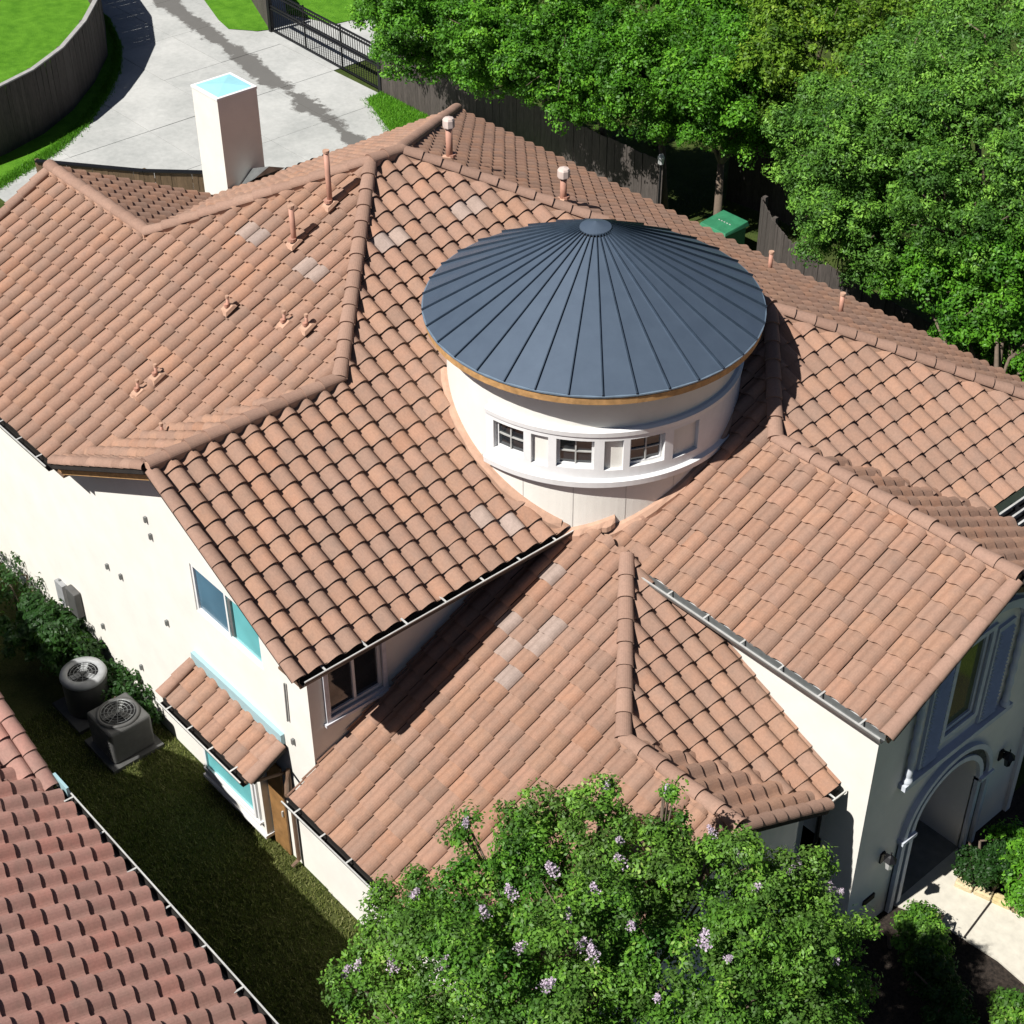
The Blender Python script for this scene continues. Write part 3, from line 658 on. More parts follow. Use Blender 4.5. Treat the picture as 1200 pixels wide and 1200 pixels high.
def reveals(mb, h, r0, r1):
    a0, a1, z0, z1 = h; n = 6; A = [a0+(a1-a0)*k/n for k in range(n+1)]
    for k in range(n):
        mb.add([cyl(A[k], r1, z0), cyl(A[k+1], r1, z0), cyl(A[k+1], r0, z0), cyl(A[k], r0, z0)], [(0, 1, 2, 3)])
        mb.add([cyl(A[k], r0, z1), cyl(A[k+1], r0, z1), cyl(A[k+1], r1, z1), cyl(A[k], r1, z1)], [(0, 1, 2, 3)])
    mb.add([cyl(a0, r0, z0), cyl(a0, r1, z0), cyl(a0, r1, z1), cyl(a0, r0, z1)], [(0, 1, 2, 3)]); mb.add([cyl(a1, r1, z0), cyl(a1, r0, z0), cyl(a1, r0, z1), cyl(a1, r1, z1)], [(0, 1, 2, 3)])
WH = [(a, b, *wz) for a, b in win_a]; PH = [(a, b, wz[0]-.03, wz[1]) for a, b in pan_a]
mb = cyl_cells(WH, (ZB, 6.45, ZT), TR, MB())
for h in WH: reveals(mb, h, TR-.07, TR)
turret = mb.build('turret_wall', m_stucco, house)
me = turret.data
bm = bmesh.new(); bm.from_mesh(me); bmesh.ops.remove_doubles(bm, verts=bm.verts, dist=.001); bm.to_mesh(me); bm.free()
# raised trim belt with window and panel openings, cornice above
B0, B1 = -86., 40.
mb = cyl_cells(WH+PH, (6.47, 7.40), TR+.065, MB(), B0, B1)
for h in WH+PH: reveals(mb, h, TR-.005, TR+.065)
A = list(np.arange(B0, B1+.1, 3))
for z, r0, r1, flip in ((6.47, TR-.01, TR+.065, 1), (7.40, TR-.01, TR+.065, 0)):
    for k in range(len(A)-1):
        q = [cyl(A[k], r0, z), cyl(A[k+1], r0, z), cyl(A[k+1], r1, z), cyl(A[k], r1, z)]; mb.add(q if flip else q[::-1], [(0, 1, 2, 3)])
for a in (B0, B1): mb.add([cyl(a, TR-.01, 6.47), cyl(a, TR+.065, 6.47), cyl(a, TR+.065, 7.40), cyl(a, TR-.01, 7.40)], [(0, 1, 2, 3)])
mb.build('trim_belt', m_trim, turret)
MB().lathe((TC[0], TC[1], 0), [(TR+.02, 6.42), (TR+.12, 6.44), (TR+.13, 6.54), (TR+.06, 6.57)], 48, B0, B1).build('lower_moulding', m_trim, turret)
MB().lathe((TC[0], TC[1], 0), [(TR+.06, 7.29), (TR+.085, 7.31), (TR+.095, 7.39), (TR+.05, 7.42), (TR-.01, 7.425)], 48, B0, B1).build('upper_moulding', m_trim, turret)
for a in np.arange(-170, 190, 20):   # thin control joints of the plaster
    q = [cyl(a-.11, TR+.004, ZB), cyl(a+.11, TR+.004, ZB), cyl(a+.11, TR+.004, 6.44), cyl(a-.11, TR+.004, 6.44)]
    MB().add(q, [(0, 1, 2, 3)]).build('control_joint', flat('joint_grey', (.55, .53, .49), .9) if a == -170 else bpy.data.materials['joint_grey'], turret)
for a0, a1 in win_a:
    wm_ = MB(); r0, r1 = TR-.06, TR-.015
    def strip(mb, aa, ab, za, zb):
        n = 4
        for k in range(n):
            x0, x1 = aa+(ab-aa)*k/n, aa+(ab-aa)*(k+1)/n
            mb.add([cyl(x0, r1, za), cyl(x1, r1, za), cyl(x1, r1, zb), cyl(x0, r1, zb), cyl(x0, r0, za), cyl(x1, r0, za), cyl(x1, r0, zb), cyl(x0, r0, zb)], [(0, 1, 2, 3), (4, 5, 1, 0), (3, 2, 6, 7), (0, 3, 7, 4), (1, 5, 6, 2)])
    da = .9
    for q in ((a0, a1, wz[0], wz[0]+.035), (a0, a1, wz[1]-.03, wz[1]), (a0, a0+da, wz[0]+.035, wz[1]-.03), (a1-da, a1, wz[0]+.035, wz[1]-.03)): strip(wm_, *q)
    wn = wm_.build('window', m_trim, house); am = (a0+a1)/2; zm = (wz[0]+wz[1])/2
    mu = MB(); strip(mu, am-.28, am+.28, wz[0]+.03, wz[1]-.03); strip(mu, a0, a1, zm-.009, zm+.009); mu.build('muntin', flat('muntin_grey', (.45, .45, .43), .6) if 'muntin_grey' not in bpy.data.materials else bpy.data.materials['muntin_grey'], wn)
    for sa, sb in ((a0+da, am), (am, a1-da)):
        for za, zb in ((wz[0]+.035, zm), (zm, wz[1]-.03)):
            MB().add([cyl(sa, TR-.04, za), cyl(sb, TR-.04, za), cyl(sb, TR-.04, zb), cyl(sa, TR-.04, zb)], [(0, 1, 2, 3)]).build('pane', m_glass, wn)
# cone roof of standing-seam panels
CR, CH, NP = 2.58, 1.34, 34
trf = MB().lathe((TC[0], TC[1], 0), [(.02, ZR+CH-.03), (CR-.06, ZR-.03), (CR-.06, ZR-.06), (TR-.1, ZR-.06)], 72).build('turret_roof', m_dark, house)
def cone_pt(a, f, lift=0.): r = CR*f; return (TC[0]+r*math.cos(R(a)), TC[1]+r*math.sin(R(a)), ZR+CH*(1-f)+lift)
for k in range(NP):
    a0, a1 = 360/NP*k+1.5, 360/NP*(k+1)+1.5; am = (a0+a1)/2
    p = [cone_pt(a0, .10), cone_pt(a0, 1), cone_pt(a1, 1), cone_pt(a1, .10)]
    lo = [(x, y, z-.02) for x, y, z in (p[1], p[2])]
    MB().add(p+lo, [(0, 1, 2, 3), (1, 4, 5, 2)]).build('metal_panel', m_cone, trf)
    u = Vector((-math.sin(R(a0)), math.cos(R(a0)), 0)); q0, q1 = Vector(cone_pt(a0, .09)), Vector(cone_pt(a0, 1.003)); nn = (q1-q0).normalized().cross(u)*-1
    if nn.z < 0: nn = -nn
    MB().add([q0-u*.005, q0+u*.005, q0+u*.005+nn*.028, q0-u*.005+nn*.028, q1-u*.008, q1+u*.008, q1+u*.008+nn*.034, q1-u*.008+nn*.034], [(0, 4, 7, 3), (3, 7, 6, 2), (2, 6, 5, 1), (4, 5, 6, 7)]).build('seam', m_seam, trf)
MB().lathe((TC[0], TC[1], ZR+CH), [(.235, -.125), (.24, -.10), (.235, -.085), (.0, .0)], 28).build('finial_cap', m_cone, trf)
MB().lathe((TC[0], TC[1], 0), [(CR-.03, ZR+.004), (CR+.014, ZR-.012), (CR+.012, ZR-.034), (CR-.02, ZR-.034)], 72).build('drip_edge', m_drip, trf)
MB().lathe((TC[0], TC[1], 0), [(CR-.06, ZR-.035), (CR-.005, ZR-.058), (CR-.012, ZR-.165), (CR-.09, ZR-.17), (TR-.02, ZR-.14)], 72).build('wood_fascia', m_wood, trf)

# ------------------------------------------------------------------ chimney
cx0, cy0, cw = -13.82, 7.5, .94
ch = MB().box((cx0, cy0, GZ-.2), (cx0+cw, cy0+cw, 7.36)).build('chimney', m_stucco, house)
MB().box((cx0-.012, cy0-.012, 7.361), (cx0+cw+.012, cy0+cw+.012, 7.41)).build('chimney_rim', m_trim, ch)
MB().add([(cx0+.06, cy0+.06, 7.412), (cx0+cw-.06, cy0+.06, 7.412), (cx0+cw-.06, cy0+cw-.06, 7.412), (cx0+.06, cy0+cw-.06, 7.412), (cx0+cw/2, cy0+cw/2, 7.46)], [(0, 1, 4), (1, 2, 4), (2, 3, 4), (3, 0, 4)]).build('chimney_cap', m_cap, ch)
cr = MB().add([(-12.86, 7.75, 5.4), (-12.86, 8.5, 5.4), (-12.2, 8.5, 5.85), (-12.2, 7.75, 5.85), (-12.86, 8.12, 5.72), (-12.2, 8.12, 6.0)], [(0, 3, 5, 4), (1, 4, 5, 2), (0, 4, 1), (3, 2, 5)]).build('chimney_cricket', m_grey, house)
# ------------------------------------------------------------------ vents on the roof
def vent(P, px, h, r, capr=0., lead=True, tilt=0.):
    d = ray(*px); n = P.N; p0 = P.O; tt = ((p0-CAM)@n)/(d@n); q = CAM+tt*d
    vp = MB().tube([(q[0], q[1], q[2]-.1), (q[0], q[1], q[2]+h)], r, 12).build('vent_pipe', m_pipe, house, True)
    if lead:
        mb = MB(); c = q+n*.035
        vs = [c+P.U*a*.10+P.V*b_*.13-n*.01*(abs(a)+abs(b_)) for a, b_ in ((-1, -1), (1, -1), (1, 1), (-1, 1))]+[c+P.U*a*.08+P.V*b_*.08+n*.03 for a, b_ in ((-1, -1), (1, -1), (1, 1), (-1, 1))]
        mb.add(vs, [(0, 1, 5, 4), (1, 2, 6, 5), (2, 3, 7, 6), (3, 0, 4, 7), (4, 5, 6, 7)]); mb.build('flashing', m_mortar, vp)
        MB().tube([q+n*.08, q+n*.08+np.array((0, 0, .05))], r*1.5, 10).build('collar', m_pipe, vp)
    if capr:
        MB().lathe((q[0], q[1], q[2]+h), [(r, -.05), (capr*.95, -.045), (capr, -.03), (capr, .09), (capr*.85, .12), (0, .14)], 8).build('vent_cap', m_vcap, vp)
    else: MB().tube([(q[0], q[1], q[2]+h-.02), (q[0], q[1], q[2]+h+.02)], r*1.25, 12).build('rim', m_mortar, vp)
vent(P_1, (345, 286), .68, .045); vent(P_1, (387, 241), .96, .045)
for q in ((268, 363), (334, 381), (360, 385), (163, 461), (184, 443), (191, 512)): vent(P_1, q, .24, .026)
vent(P_3, (527, 188), .66, .06, .105); vent(P_3, (660, 237), .52, .06, .11)
vent(P_3, (902, 316), .36, .04, 0, False); vent(P_3, (985, 366), .36, .04, 0, False)
# small fittings on the sunny wall and the downpipes
def fit_(px, a, b_, h, mat): x, y, z = aty(*px, WL); return MB().box((x-a/2, WL-b_, z-h/2), (x+a/2, WL-.004, z+h/2)).build('wall_fitting', mat, house)
for q in ((172, 608), (178, 628), (127, 663), (143, 675), (72, 681), (197, 729), (167, 781), (122, 733), (345, 868)): fit_(q, .045, .05, .10, m_grey)
x, y, z = aty(92, 703, WL); mb_ = bevel(MB().box((x-.17, WL-.14, z-.28), (x+.17, WL-.004, z+.28)).build('meter_box', m_ac, house), .02)
x, y, z = aty(76, 692, WL); MB().box((x-.14, WL-.10, z-.25), (x+.14, WL-.004, z+.22)).build('meter_box', m_acw, house)
def downpipe(pts, r=.035, mat=m_soffit): return MB().tube(pts, r, 8).build('downpipe', mat, house)
downpipe([(-.5, -.04, 2.8), (-.8, .15, 2.65), (-1.16, WL-.06, 2.5), (-1.16, WL-.06, .45), (-1.16, WL-.2, .38)], .036, m_soffit)
downpipe([(-1.0, WL-.03, 4.4), (-1.03, WL-.03, 3.62)], .016, m_grey)
downpipe([(BX1-.05, BYE-.05, BZ-.12), (BX1-.0, BYE+.2, BZ-.2), (BX1+.04, WL-.06, BZ-.3), (BX1+.04, WL-.06, 2.0)], .026, m_soffit)
downpipe([(4.9, 5.2, 3.45), (4.9, 5.5, 3.3), (4.9, 5.58, 3.2), (4.9, 5.58, .4)], .035, m_gutter)
# brown side door in the gap between bay and front block
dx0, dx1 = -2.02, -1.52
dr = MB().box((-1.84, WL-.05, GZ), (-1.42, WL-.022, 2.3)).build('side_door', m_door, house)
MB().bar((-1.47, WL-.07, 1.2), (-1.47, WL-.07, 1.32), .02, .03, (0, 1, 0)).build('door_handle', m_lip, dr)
# trellis of metal rails beyond the east eave
tr = empty('rail_trellis', (4.4, 10.6, 5.3)); tag(tr, 'black trellis of parallel pale metal rails beside the tiled eave', 'trellis')
for k in range(5):
    MB().bar((4.12+k*.17, 10.05+k*.1, 5.36), (4.12+k*.17, 13.2, 5.36), .035, .04).build('rail', m_lip, tr)
MB().box((4.05, 10.2, 5.20), (4.95, 13.2, 5.25)).build('tray', m_black, tr)
for k in range(4): MB().bar((4.05, 10.7+k*.7, 5.30), (4.9, 10.7+k*.7, 5.30), .04, .06).build('crossbar', m_black, tr)

# ------------------------------------------------------------------ neighbour house
NY, NZ = -2.86, 3.78; NX0 = at(60, 921, NZ)[0]
nb = empty('neighbour_house', (5, -7, GZ)); tag(nb, 'neighbouring house with a darker reddish tiled roof across the side yard', 'house')
N_1 = Plane((0, -1), NY, NZ, [([(NX0, NY), (13, NY), (13, -9.5), (NX0-1.6, -9.5), (NX0-1.6, NY-1.6)], [0, 0, 0, 0, VA])])
N_shade = Plane((0, -1), NY, 4.3, [(rect(NX0-9, NX0-3.3, -9.5, NY), Z4)])  # unseen taller roof section, added to shade the condensers
N_2 = Plane((-1, 0), NX0, NZ, [([(NX0, NY), (NX0-1.6, NY-1.6), (NX0-1.6, NY)], [VA, 0, 0])])
N_3 = Plane((1, 0), NX0-3.2, NZ, [([(NX0-3.2, NY), (NX0-1.6, NY), (NX0-1.6, NY-1.6)], [0, 0, VA])])
nroof = deck([N_1], 'roof', nb); deck([N_2], 'roof_slope', nb); deck([N_3], 'roof_slope', nb); deck([N_shade], 'roof_slope', nb)  # last slope is the out-of-view section added for shade
print('ntiles', make_roof([N_1, N_2, N_3, N_shade], m_ntile, nroof, 290))
NRK = cap_mesh('rake_tile', m_ntile, r0=.112, r1=.098)
caps(H(N_2, NX0, NY), H(N_2, NX0-1.6, NY), nroof, NRK, 'rake_tile', lift=.01, ex=TE, wid=.08); caps(H(N_3, NX0-3.2, NY), H(N_3, NX0-1.6, NY), nroof, NRK, 'rake_tile', lift=.01, ex=TE, wid=.08); caps(H(N_2, NX0-1.6, NY), H(N_2, NX0-1.6, NY-1.6), nroof)
g_house = house; house = nb
gutter((NX0-.05, NY+.02, NZ-.03), (13, NY+.02, NZ-.03), (0, 1), straps=.8)
MB().box((NX0-.1, NY+.10, NZ-.10), (NX0+.28, NY+.14, NZ+.10)).build('gutter_end_plate', m_flash, nb)
for bx in (((NX0-8.9, NY-.45, GZ-.3), (13, NY-.40, NZ-.25)), ((NX0-8.9, -9.5, GZ-.3), (NX0-8.85, NY-.4, NZ-.25)), ((12.9, -9.5, GZ-.3), (12.95, NY-.4, NZ-.25))): MB().box(*bx).build('stucco_wall', m_stucco, nb)
wall('stucco_wall', [(NX0-3.1, NZ-.3), (NX0-.1, NZ-.3), (NX0-1.6, NZ+.55)], [], 'y', NY-.38, nb, inward=-1)
house = g_house

# ------------------------------------------------------------------ fences, gate
def picket_fence(name, pts, h, label, mat=m_fence, bw=.14, gap=.001, cap=None, group=None, rails_side=1):
    f = empty(name, (pts[0][0], pts[0][1], GZ)); tag(f, label, 'fence', group)
    pm = bpy.data.meshes.new('picket'); q = MB().box((0, -.011, 0), (bw, .011, 1)); pm.from_pydata(q.v, [], q.f); pm.materials.append(mat)
    total = 0
    for a, b in zip(pts, pts[1:]):
        L = math.hypot(b[0]-a[0], b[1]-a[1]); ang = math.atan2(b[1]-a[1], b[0]-a[0]); n = max(1, int(round(L/(bw+gap))))
        for k in range(n):
            o = bpy.data.objects.new('picket', pm); col.objects.link(o); t_ = k/n
            o.location = (a[0]+(b[0]-a[0])*t_, a[1]+(b[1]-a[1])*t_, GZ); o.rotation_euler = (random.uniform(-.006, .006), random.uniform(-.006, .006), ang); o.scale = (L/n/(bw+gap), 1, h+random.uniform(-.02, .02)); par(o, f)
        nx, ny = -math.sin(ang)*.04*rails_side, math.cos(ang)*.04*rails_side
        for z in (.35, h*.55, h-.25): MB().bar((a[0]+nx, a[1]+ny, GZ+z), (b[0]+nx, b[1]+ny, GZ+z), .04, .09).build('rail', mat, f)
        MB().box((a[0]+nx*2-.05, a[1]+ny*2-.05, GZ-.1), (a[0]+nx*2+.05, a[1]+ny*2+.05, GZ+h+.04)).build('post', mat, f)
        if cap: MB().bar((a[0], a[1], GZ+h+.03), (b[0], b[1], GZ+h+.03), .14, .04).build('cap_rail', cap, f)
    return f
cf = [(-27.6, 6.8), (-27.75, 8.2), (-28.05, 9.5), (-28.5, 10.8), (-29.4, 12.25), (-30.8, 13.8), (-32.4, 15.2), (-34.6, 16.4), (-37.4, 17.3), (-41, 18.0)]
m_ftop = flat('grey_fence_cap', (.38, .37, .36), .8)
picket_fence('curved_fence', cf, 1.95, 'dark wooden fence curving around the bright green lawn', cap=m_ftop)
picket_fence('board_fence', [(-24.25, 20.0), (-21.8, 19.95), (-19.2, 19.9), (-16.6, 19.9), (-14.2, 19.95), (-12.35, 20.0)], 1.95, 'weathered grey board fence running below the leafy tree row from the iron gate', rails_side=1)
picket_fence('board_fence', [(-9.3, 20.35), (-8.4, 19.7), (-7.2, 19.1), (-5.2, 18.85), (-2.5, 18.6), (2, 18.4)], 1.95, 'weathered grey board fence beside the green utility box under the big trees')
picket_fence('board_fence', [(-12.35, 22.6), (-10.8, 22.8), (-9.0, 22.6)], 1.9, 'dark board fence set back in shade behind the green utility box')
picket_fence('board_fence', [(-34.8, 22.0), (-32.6, 21.1), (-30.75, 20.35)], 1.9, 'short dark board fence between a grass patch and the iron gate')
picket_fence('brown_fence', [(-24.0, 8.4), (-21.6, 10.2), (-19.6, 12.2), (-18.2, 14.2), (-17.5, 16)], 1.5, 'brown board fence with a black top rail behind the chimney', m_bfence, cap=m_black)
gate = empty('iron_gate', (-27.5, 20.2, GZ)); tag(gate, 'black iron driveway gate of horizontal rails and thin bars', 'gate')
ga, gb = Vector((-30.6, 20.32, GZ)), Vector((-24.3, 20.02, GZ))
for z in (.08, .80, .90, 1.30, 1.42): MB().bar(ga+Vector((0, 0, z)), gb+Vector((0, 0, z)), .05, .05).build('rail', m_black, gate)
for k in range(49):
    p_ = ga.lerp(gb, k/48); MB().bar(p_+Vector((0, 0, .06)), p_+Vector((0, 0, 1.5 if k % 16 == 0 else 1.43)), .045 if k % 16 == 0 else .016, .045 if k % 16 == 0 else .016, (0, 1, 0)).build('bar', m_black, gate)
for p_ in (ga, gb): MB().box((p_.x-.07, p_.y-.07, GZ), (p_.x+.07, p_.y+.07, GZ+1.75)).build('post', m_black, gate)
# utility box
ub = empty('utility_box', (-10.3, 20.25, GZ)); tag(ub, 'green metal utility box standing in the gap between the board fences', 'utility box')
bevel(MB().box((-10.72, 19.8, GZ), (-9.92, 20.6, GZ+.85)).build('cabinet', m_green, ub), .03)
bevel(MB().add([(-10.77, 19.74, GZ+.85), (-9.87, 19.74, GZ+.85), (-9.87, 20.66, GZ+.85), (-10.77, 20.66, GZ+.85), (-10.74, 19.78, GZ+.93), (-9.9, 19.78, GZ+.93), (-9.9, 20.62, GZ+.99), (-10.74, 20.62, GZ+.99)], [(3, 2, 1, 0), (4, 5, 6, 7), (0, 1, 5, 4), (1, 2, 6, 5), (2, 3, 7, 6), (3, 0, 4, 7)]).build('lid', m_green, ub), .012)
for k in range(5): MB().box((-10.5+k*.09, 20.17, GZ+.962), (-10.45+k*.09, 20.19, GZ+.972)).build('raised_mark', m_lip, ub)
# lamp post by the fence
lp = empty('yard_lamp', (-12.2, 19.75, GZ)); tag(lp, 'small pale yard lamp fixed on a post at the board fence end', 'lamp')
MB().tube([(-12.2, 19.75, GZ), (-12.2, 19.75, GZ+2.0)], .03, 8).build('post', m_black, lp)
MB().lathe((-12.2, 19.75, GZ+2.0), [(0, 0), (.07, .02), (.09, .2), (.05, .28), (0, .3)], 10).build('lamp_head', m_trim, lp)

# ------------------------------------------------------------------ foliage
def sublobes(lobes, g, k):
    out = []
    for x, y, z, r in lobes:
        out.append((x, y, z, r*.62))
        for _ in range(k):
            d = g.normal(size=3); d[2] = abs(d[2])*.9-.25; d /= np.linalg.norm(d); q = r*g.uniform(.2, .46); f = r*(g.uniform(.62, 1.0) if g.random() < .8 else g.uniform(1., 1.28))
            out.append((x+d[0]*f, y+d[1]*f, z+d[2]*f, q))
    return np.array(out)
def leaves(name, lobes, mat, nclump, per, size, crad, seed, parent, up=.3, inner=.25, asp=.55, sub=13):
    g = np.random.default_rng(seed); L = sublobes(lobes, g, sub); ar = L[:, 3]**2; pk = g.choice(len(L), int(nclump*1.6), p=ar/ar.sum())
    d = g.normal(size=(len(pk), 3)); d /= np.linalg.norm(d, axis=1)[:, None]; d[:, 2] = np.where(d[:, 2] < -.55, -d[:, 2], d[:, 2])
    rr = np.where(g.random(len(pk)) < inner, g.uniform(.35, .8, len(pk)), g.uniform(.82, 1.1, len(pk)))
    c = L[pk, :3]+d*(L[pk, 3]*rr)[:, None]*np.array((1, 1, .92))
    dist = np.min(np.linalg.norm(c[:, None, :]-L[None, :, :3], axis=2)/L[None, :, 3], axis=1); keep = (dist > .7) | (g.random(len(c)) < .2); c, d = c[keep][:nclump], d[keep][:nclump]
    n = len(c); cs = g.uniform(.55, 1.35, n)*crad
    C = np.repeat(c, per, 0); D = np.repeat(d, per, 0); S = np.repeat(cs, per); m = len(C)
    e = g.normal(size=(m, 3)); e /= np.linalg.norm(e, axis=1)[:, None]; pos = C+e*(S*g.random(m)**.45)[:, None]*np.array((1, 1, .8))
    nn = D*.35+e*.8+np.array((0, 0, up))+np.array(SUN)*.12+g.normal(size=(m, 3))*.45; nn /= np.linalg.norm(nn, axis=1)[:, None]
    a = np.cross(nn, g.normal(size=(m, 3))); a /= np.linalg.norm(a, axis=1)[:, None]; b = np.cross(nn, a); s = size*g.uniform(.65, 1.35, m)[:, None]
    V = np.stack([pos-a*s*.5, pos+b*s*asp*.5-nn*s*.06, pos+a*s*.5-nn*s*.12, pos-b*s*asp*.5-nn*s*.06], 1).reshape(-1, 3)
    me = bpy.data.meshes.new(name); me.vertices.add(4*m); me.vertices.foreach_set('co', V.astype(np.float32).ravel())
    me.loops.add(4*m); me.loops.foreach_set('vertex_index', np.arange(4*m, dtype=np.int32)); me.polygons.add(m)
    me.polygons.foreach_set('loop_start', np.arange(0, 4*m, 4, dtype=np.int32)); me.polygons.foreach_set('loop_total', np.full(m, 4, dtype=np.int32)); me.update(calc_edges=True)
    ct = np.clip(g.beta(1.1, 1.3, n), 0, 1); tint = np.clip(np.repeat(ct, per)*.75+g.random(m)*.25+g.normal(0, .06, m), 0, 1)
    at_ = me.attributes.new('tint', 'FLOAT', 'FACE'); at_.data.foreach_set('value', tint.astype(np.float32))
    o = obj(name, me, mat, parent); return o, c
def tree(name, label, base, lobes, mat, nclump, per, size, crad, seed, r0=.14, cat='tree', group=None, stems=1, inner=.25, asp=.55):
    t = empty(name, (base[0], base[1], GZ)); tag(t, label, cat, group); g = random.Random(seed)
    cz = min(l[2]-l[3] for l in lobes); mb = MB(); cen = np.mean([l[:3] for l in lobes], 0); fork = max(GZ+.5, min(cz+.3, GZ+2.2))
    for k in range(stems):
        ox, oy = (g.uniform(-.25, .25), g.uniform(-.25, .25)) if stems > 1 else (0, 0)
        f = Vector((base[0]+ox*2+(cen[0]-base[0])*.25, base[1]+oy*2+(cen[1]-base[1])*.25, fork))
        mb.tube([(base[0]+ox, base[1]+oy, GZ-.2), (base[0]+ox*1.3, base[1]+oy*1.3, GZ+.3), f], [r0*1.25, r0, r0*.72], 8)
        for i, l in enumerate(lobes):
            if i % stems != k: continue
            e = Vector(l[:3]); mid = f.lerp(e, .5)+Vector((g.uniform(-.2, .2), g.uniform(-.2, .2), .15)); mb.tube([f, mid, e], [r0*.6, r0*.36, r0*.12], 6)
            for _ in range(4):
                d = Vector((g.gauss(0, 1), g.gauss(0, 1), g.gauss(.3, .7))).normalized()*l[3]*.9; mb.tube([mid.lerp(e, .5), e+d*.5, e+d], [r0*.2, r0*.12, r0*.04], 5)
    mb.build('trunk', m_bark, t, True)
    o, c = leaves('crown', lobes, mat, nclump, per, size, crad, seed, t, inner=inner, asp=asp); return t, c
def LB(*q): return [(*at(px, py, z), r) for px, py, z, r in q]
# lilac myrtle in front of the house
ml = LB((655, 985, 5.3, .62), (735, 1015, 5.2, .75), (590, 1060, 5.0, .72), (515, 1080, 4.4, .55), (460, 1115, 4.0, .45), (435, 1190, 3.6, .5), (830, 1040, 5.0, .75), (905, 1065, 4.7, .62), (950, 1090, 4.4, .55),
        (680, 1110, 5.3, .95), (790, 1140, 5.2, .95), (560, 1150, 4.8, .85), (900, 1150, 4.7, .8), (490, 1220, 4.2, .7), (965, 1180, 4.0, .5), (640, 1230, 5.0, 1.0), (780, 1260, 5.0, 1.0), (900, 1250, 4.6, .9), (560, 1290, 4.3, .9), (700, 1340, 4.6, 1.0))
g = random.Random(3)
mlb = np.array(ml)
fl_px = [(568, 1070), (600, 1048), (545, 968), (445, 1047), (460, 1132), (418, 1135), (405, 1140), (648, 1020), (698, 1048), (727, 985), (710, 925), (783, 927), (728, 1010), (835, 975), (870, 1000), (935, 1015), (955, 1010), (975, 1040), (985, 1045), (925, 1022), (825, 1105), (853, 1123), (980, 1125), (695, 1118), (680, 1107), (665, 1075), (485, 1050), (520, 1130), (888, 1040), (995, 1150), (548, 1165), (770, 1170), (610, 1110), (740, 1085), (900, 1095), (640, 1155)]
fmeshes = []
for v_ in range(5):
    gg = np.random.default_rng(40+v_); m_ = 150; hh = gg.random(m_)
    pos = gg.normal(size=(m_, 3)); pos /= np.linalg.norm(pos, axis=1)[:, None]; pos *= (.085*(1-hh*.6)*gg.random(m_)**.4)[:, None]; pos[:, 2] += hh*.16-.05
    nn = gg.normal(size=(m_, 3))+np.array((0, 0, .6)); nn /= np.linalg.norm(nn, axis=1)[:, None]; a = np.cross(nn, gg.normal(size=(m_, 3))); a /= np.linalg.norm(a, axis=1)[:, None]; b_ = np.cross(nn, a); s = .0135
    V = np.stack([pos-a*s, pos+b_*s, pos+a*s, pos-b_*s], 1).reshape(-1, 3); me = bpy.data.meshes.new('blossom'); me.from_pydata(V.tolist(), [], [(4*i, 4*i+1, 4*i+2, 4*i+3) for i in range(m_)]); me.materials.append(m_petal); at_ = me.attributes.new('tint', 'FLOAT', 'FACE'); at_.data.foreach_set('value', gg.random(m_).astype(np.float32)); fmeshes.append(me)
fpos = []
for k, q in enumerate(fl_px):
    # front-most crown surface along the ray to the pixel
    d = ray(*q); d = d/np.linalg.norm(d); best = None
    for l in mlb:
        oc = CAM-l[:3]; bq = oc@d; cq = oc@oc-(l[3]*1.1)**2; D_ = bq*bq-cq
        if D_ > 0:
            t_ = -bq-math.sqrt(D_)
            if best is None or t_ < best: best = t_
    if best is None:
        kk = min(range(len(mlb)), key=lambda i: np.linalg.norm(np.cross(mlb[i][:3]-CAM, d))); best = (mlb[kk][:3]-CAM)@d; ml.append((*(CAM+d*best-np.array((0, 0, .14))), .2))
    p_ = CAM+d*best; fpos.append(p_)
mt, mc = tree('lilac_tree', 'crape myrtle tree with lilac blossom clusters in front of the tiled gable', (6.6, -.9), ml, m_leafC, 3300, 66, .056, .16, 5, .10, stems=4, inner=.2)
for k, p_ in enumerate(fpos):
    o = bpy.data.objects.new('blossom', fmeshes[k % 5]); col.objects.link(o); o.location = p_; o.rotation_euler = (g.uniform(-.6, .6), g.uniform(-.6, .6), g.uniform(0, 6)); s = g.uniform(.7, 1.2); o.scale = (s, s, s); par(o, mt)
# tree row behind the board fence
rows = [((488, 28), 4.6, 1.25, m_leafA), ((575, 45), 4.7, 1.3, m_leafA), ((660, 70), 4.6, 1.35, m_leafA), ((750, 90), 4.6, 1.4, m_leafA), ((840, 110), 4.5, 1.35, m_leafA)]
lab = ['bushy bright green tree at the gate end of the board fence', 'bushy bright green tree second from the gate along the board fence', 'bushy bright green tree third from the gate along the board fence',
       'bushy bright green tree fourth from the gate along the board fence', 'bushy bright green tree overhanging the dark gap in the board fence']
for k, ((px, py), z, r, m_) in enumerate(rows):
    lb = LB((px, py, z, r), (px-38, py-18, z-.4, r*.72), (px+42, py+8, z-.3, r*.75), (px+5, py+52, z-1.2, r*.66), (px-20, py+35, z-.9, r*.6), (px+15, py-40, z+.6, r*.75), (px+45, py+55, z-1.5, r*.5))
    b0 = at(px, py, z); tree('bushy_tree', lab[k], (b0[0], max(20.5, b0[1]+.4)), lb, m_, 900, 58, .088, .235, 20+k, .12, group='tree row behind the board fence')
lb = LB((960, 60, 5.5, 1.3), (1020, 50, 5.6, 1.2), (910, 85, 5.2, 1.0), (985, 105, 4.6, 1.0), (1060, 40, 5.4, 1.0), (930, 20, 6, 1.1), (925, 130, 4.2, .8)); b0 = at(970, 70, 5.3)
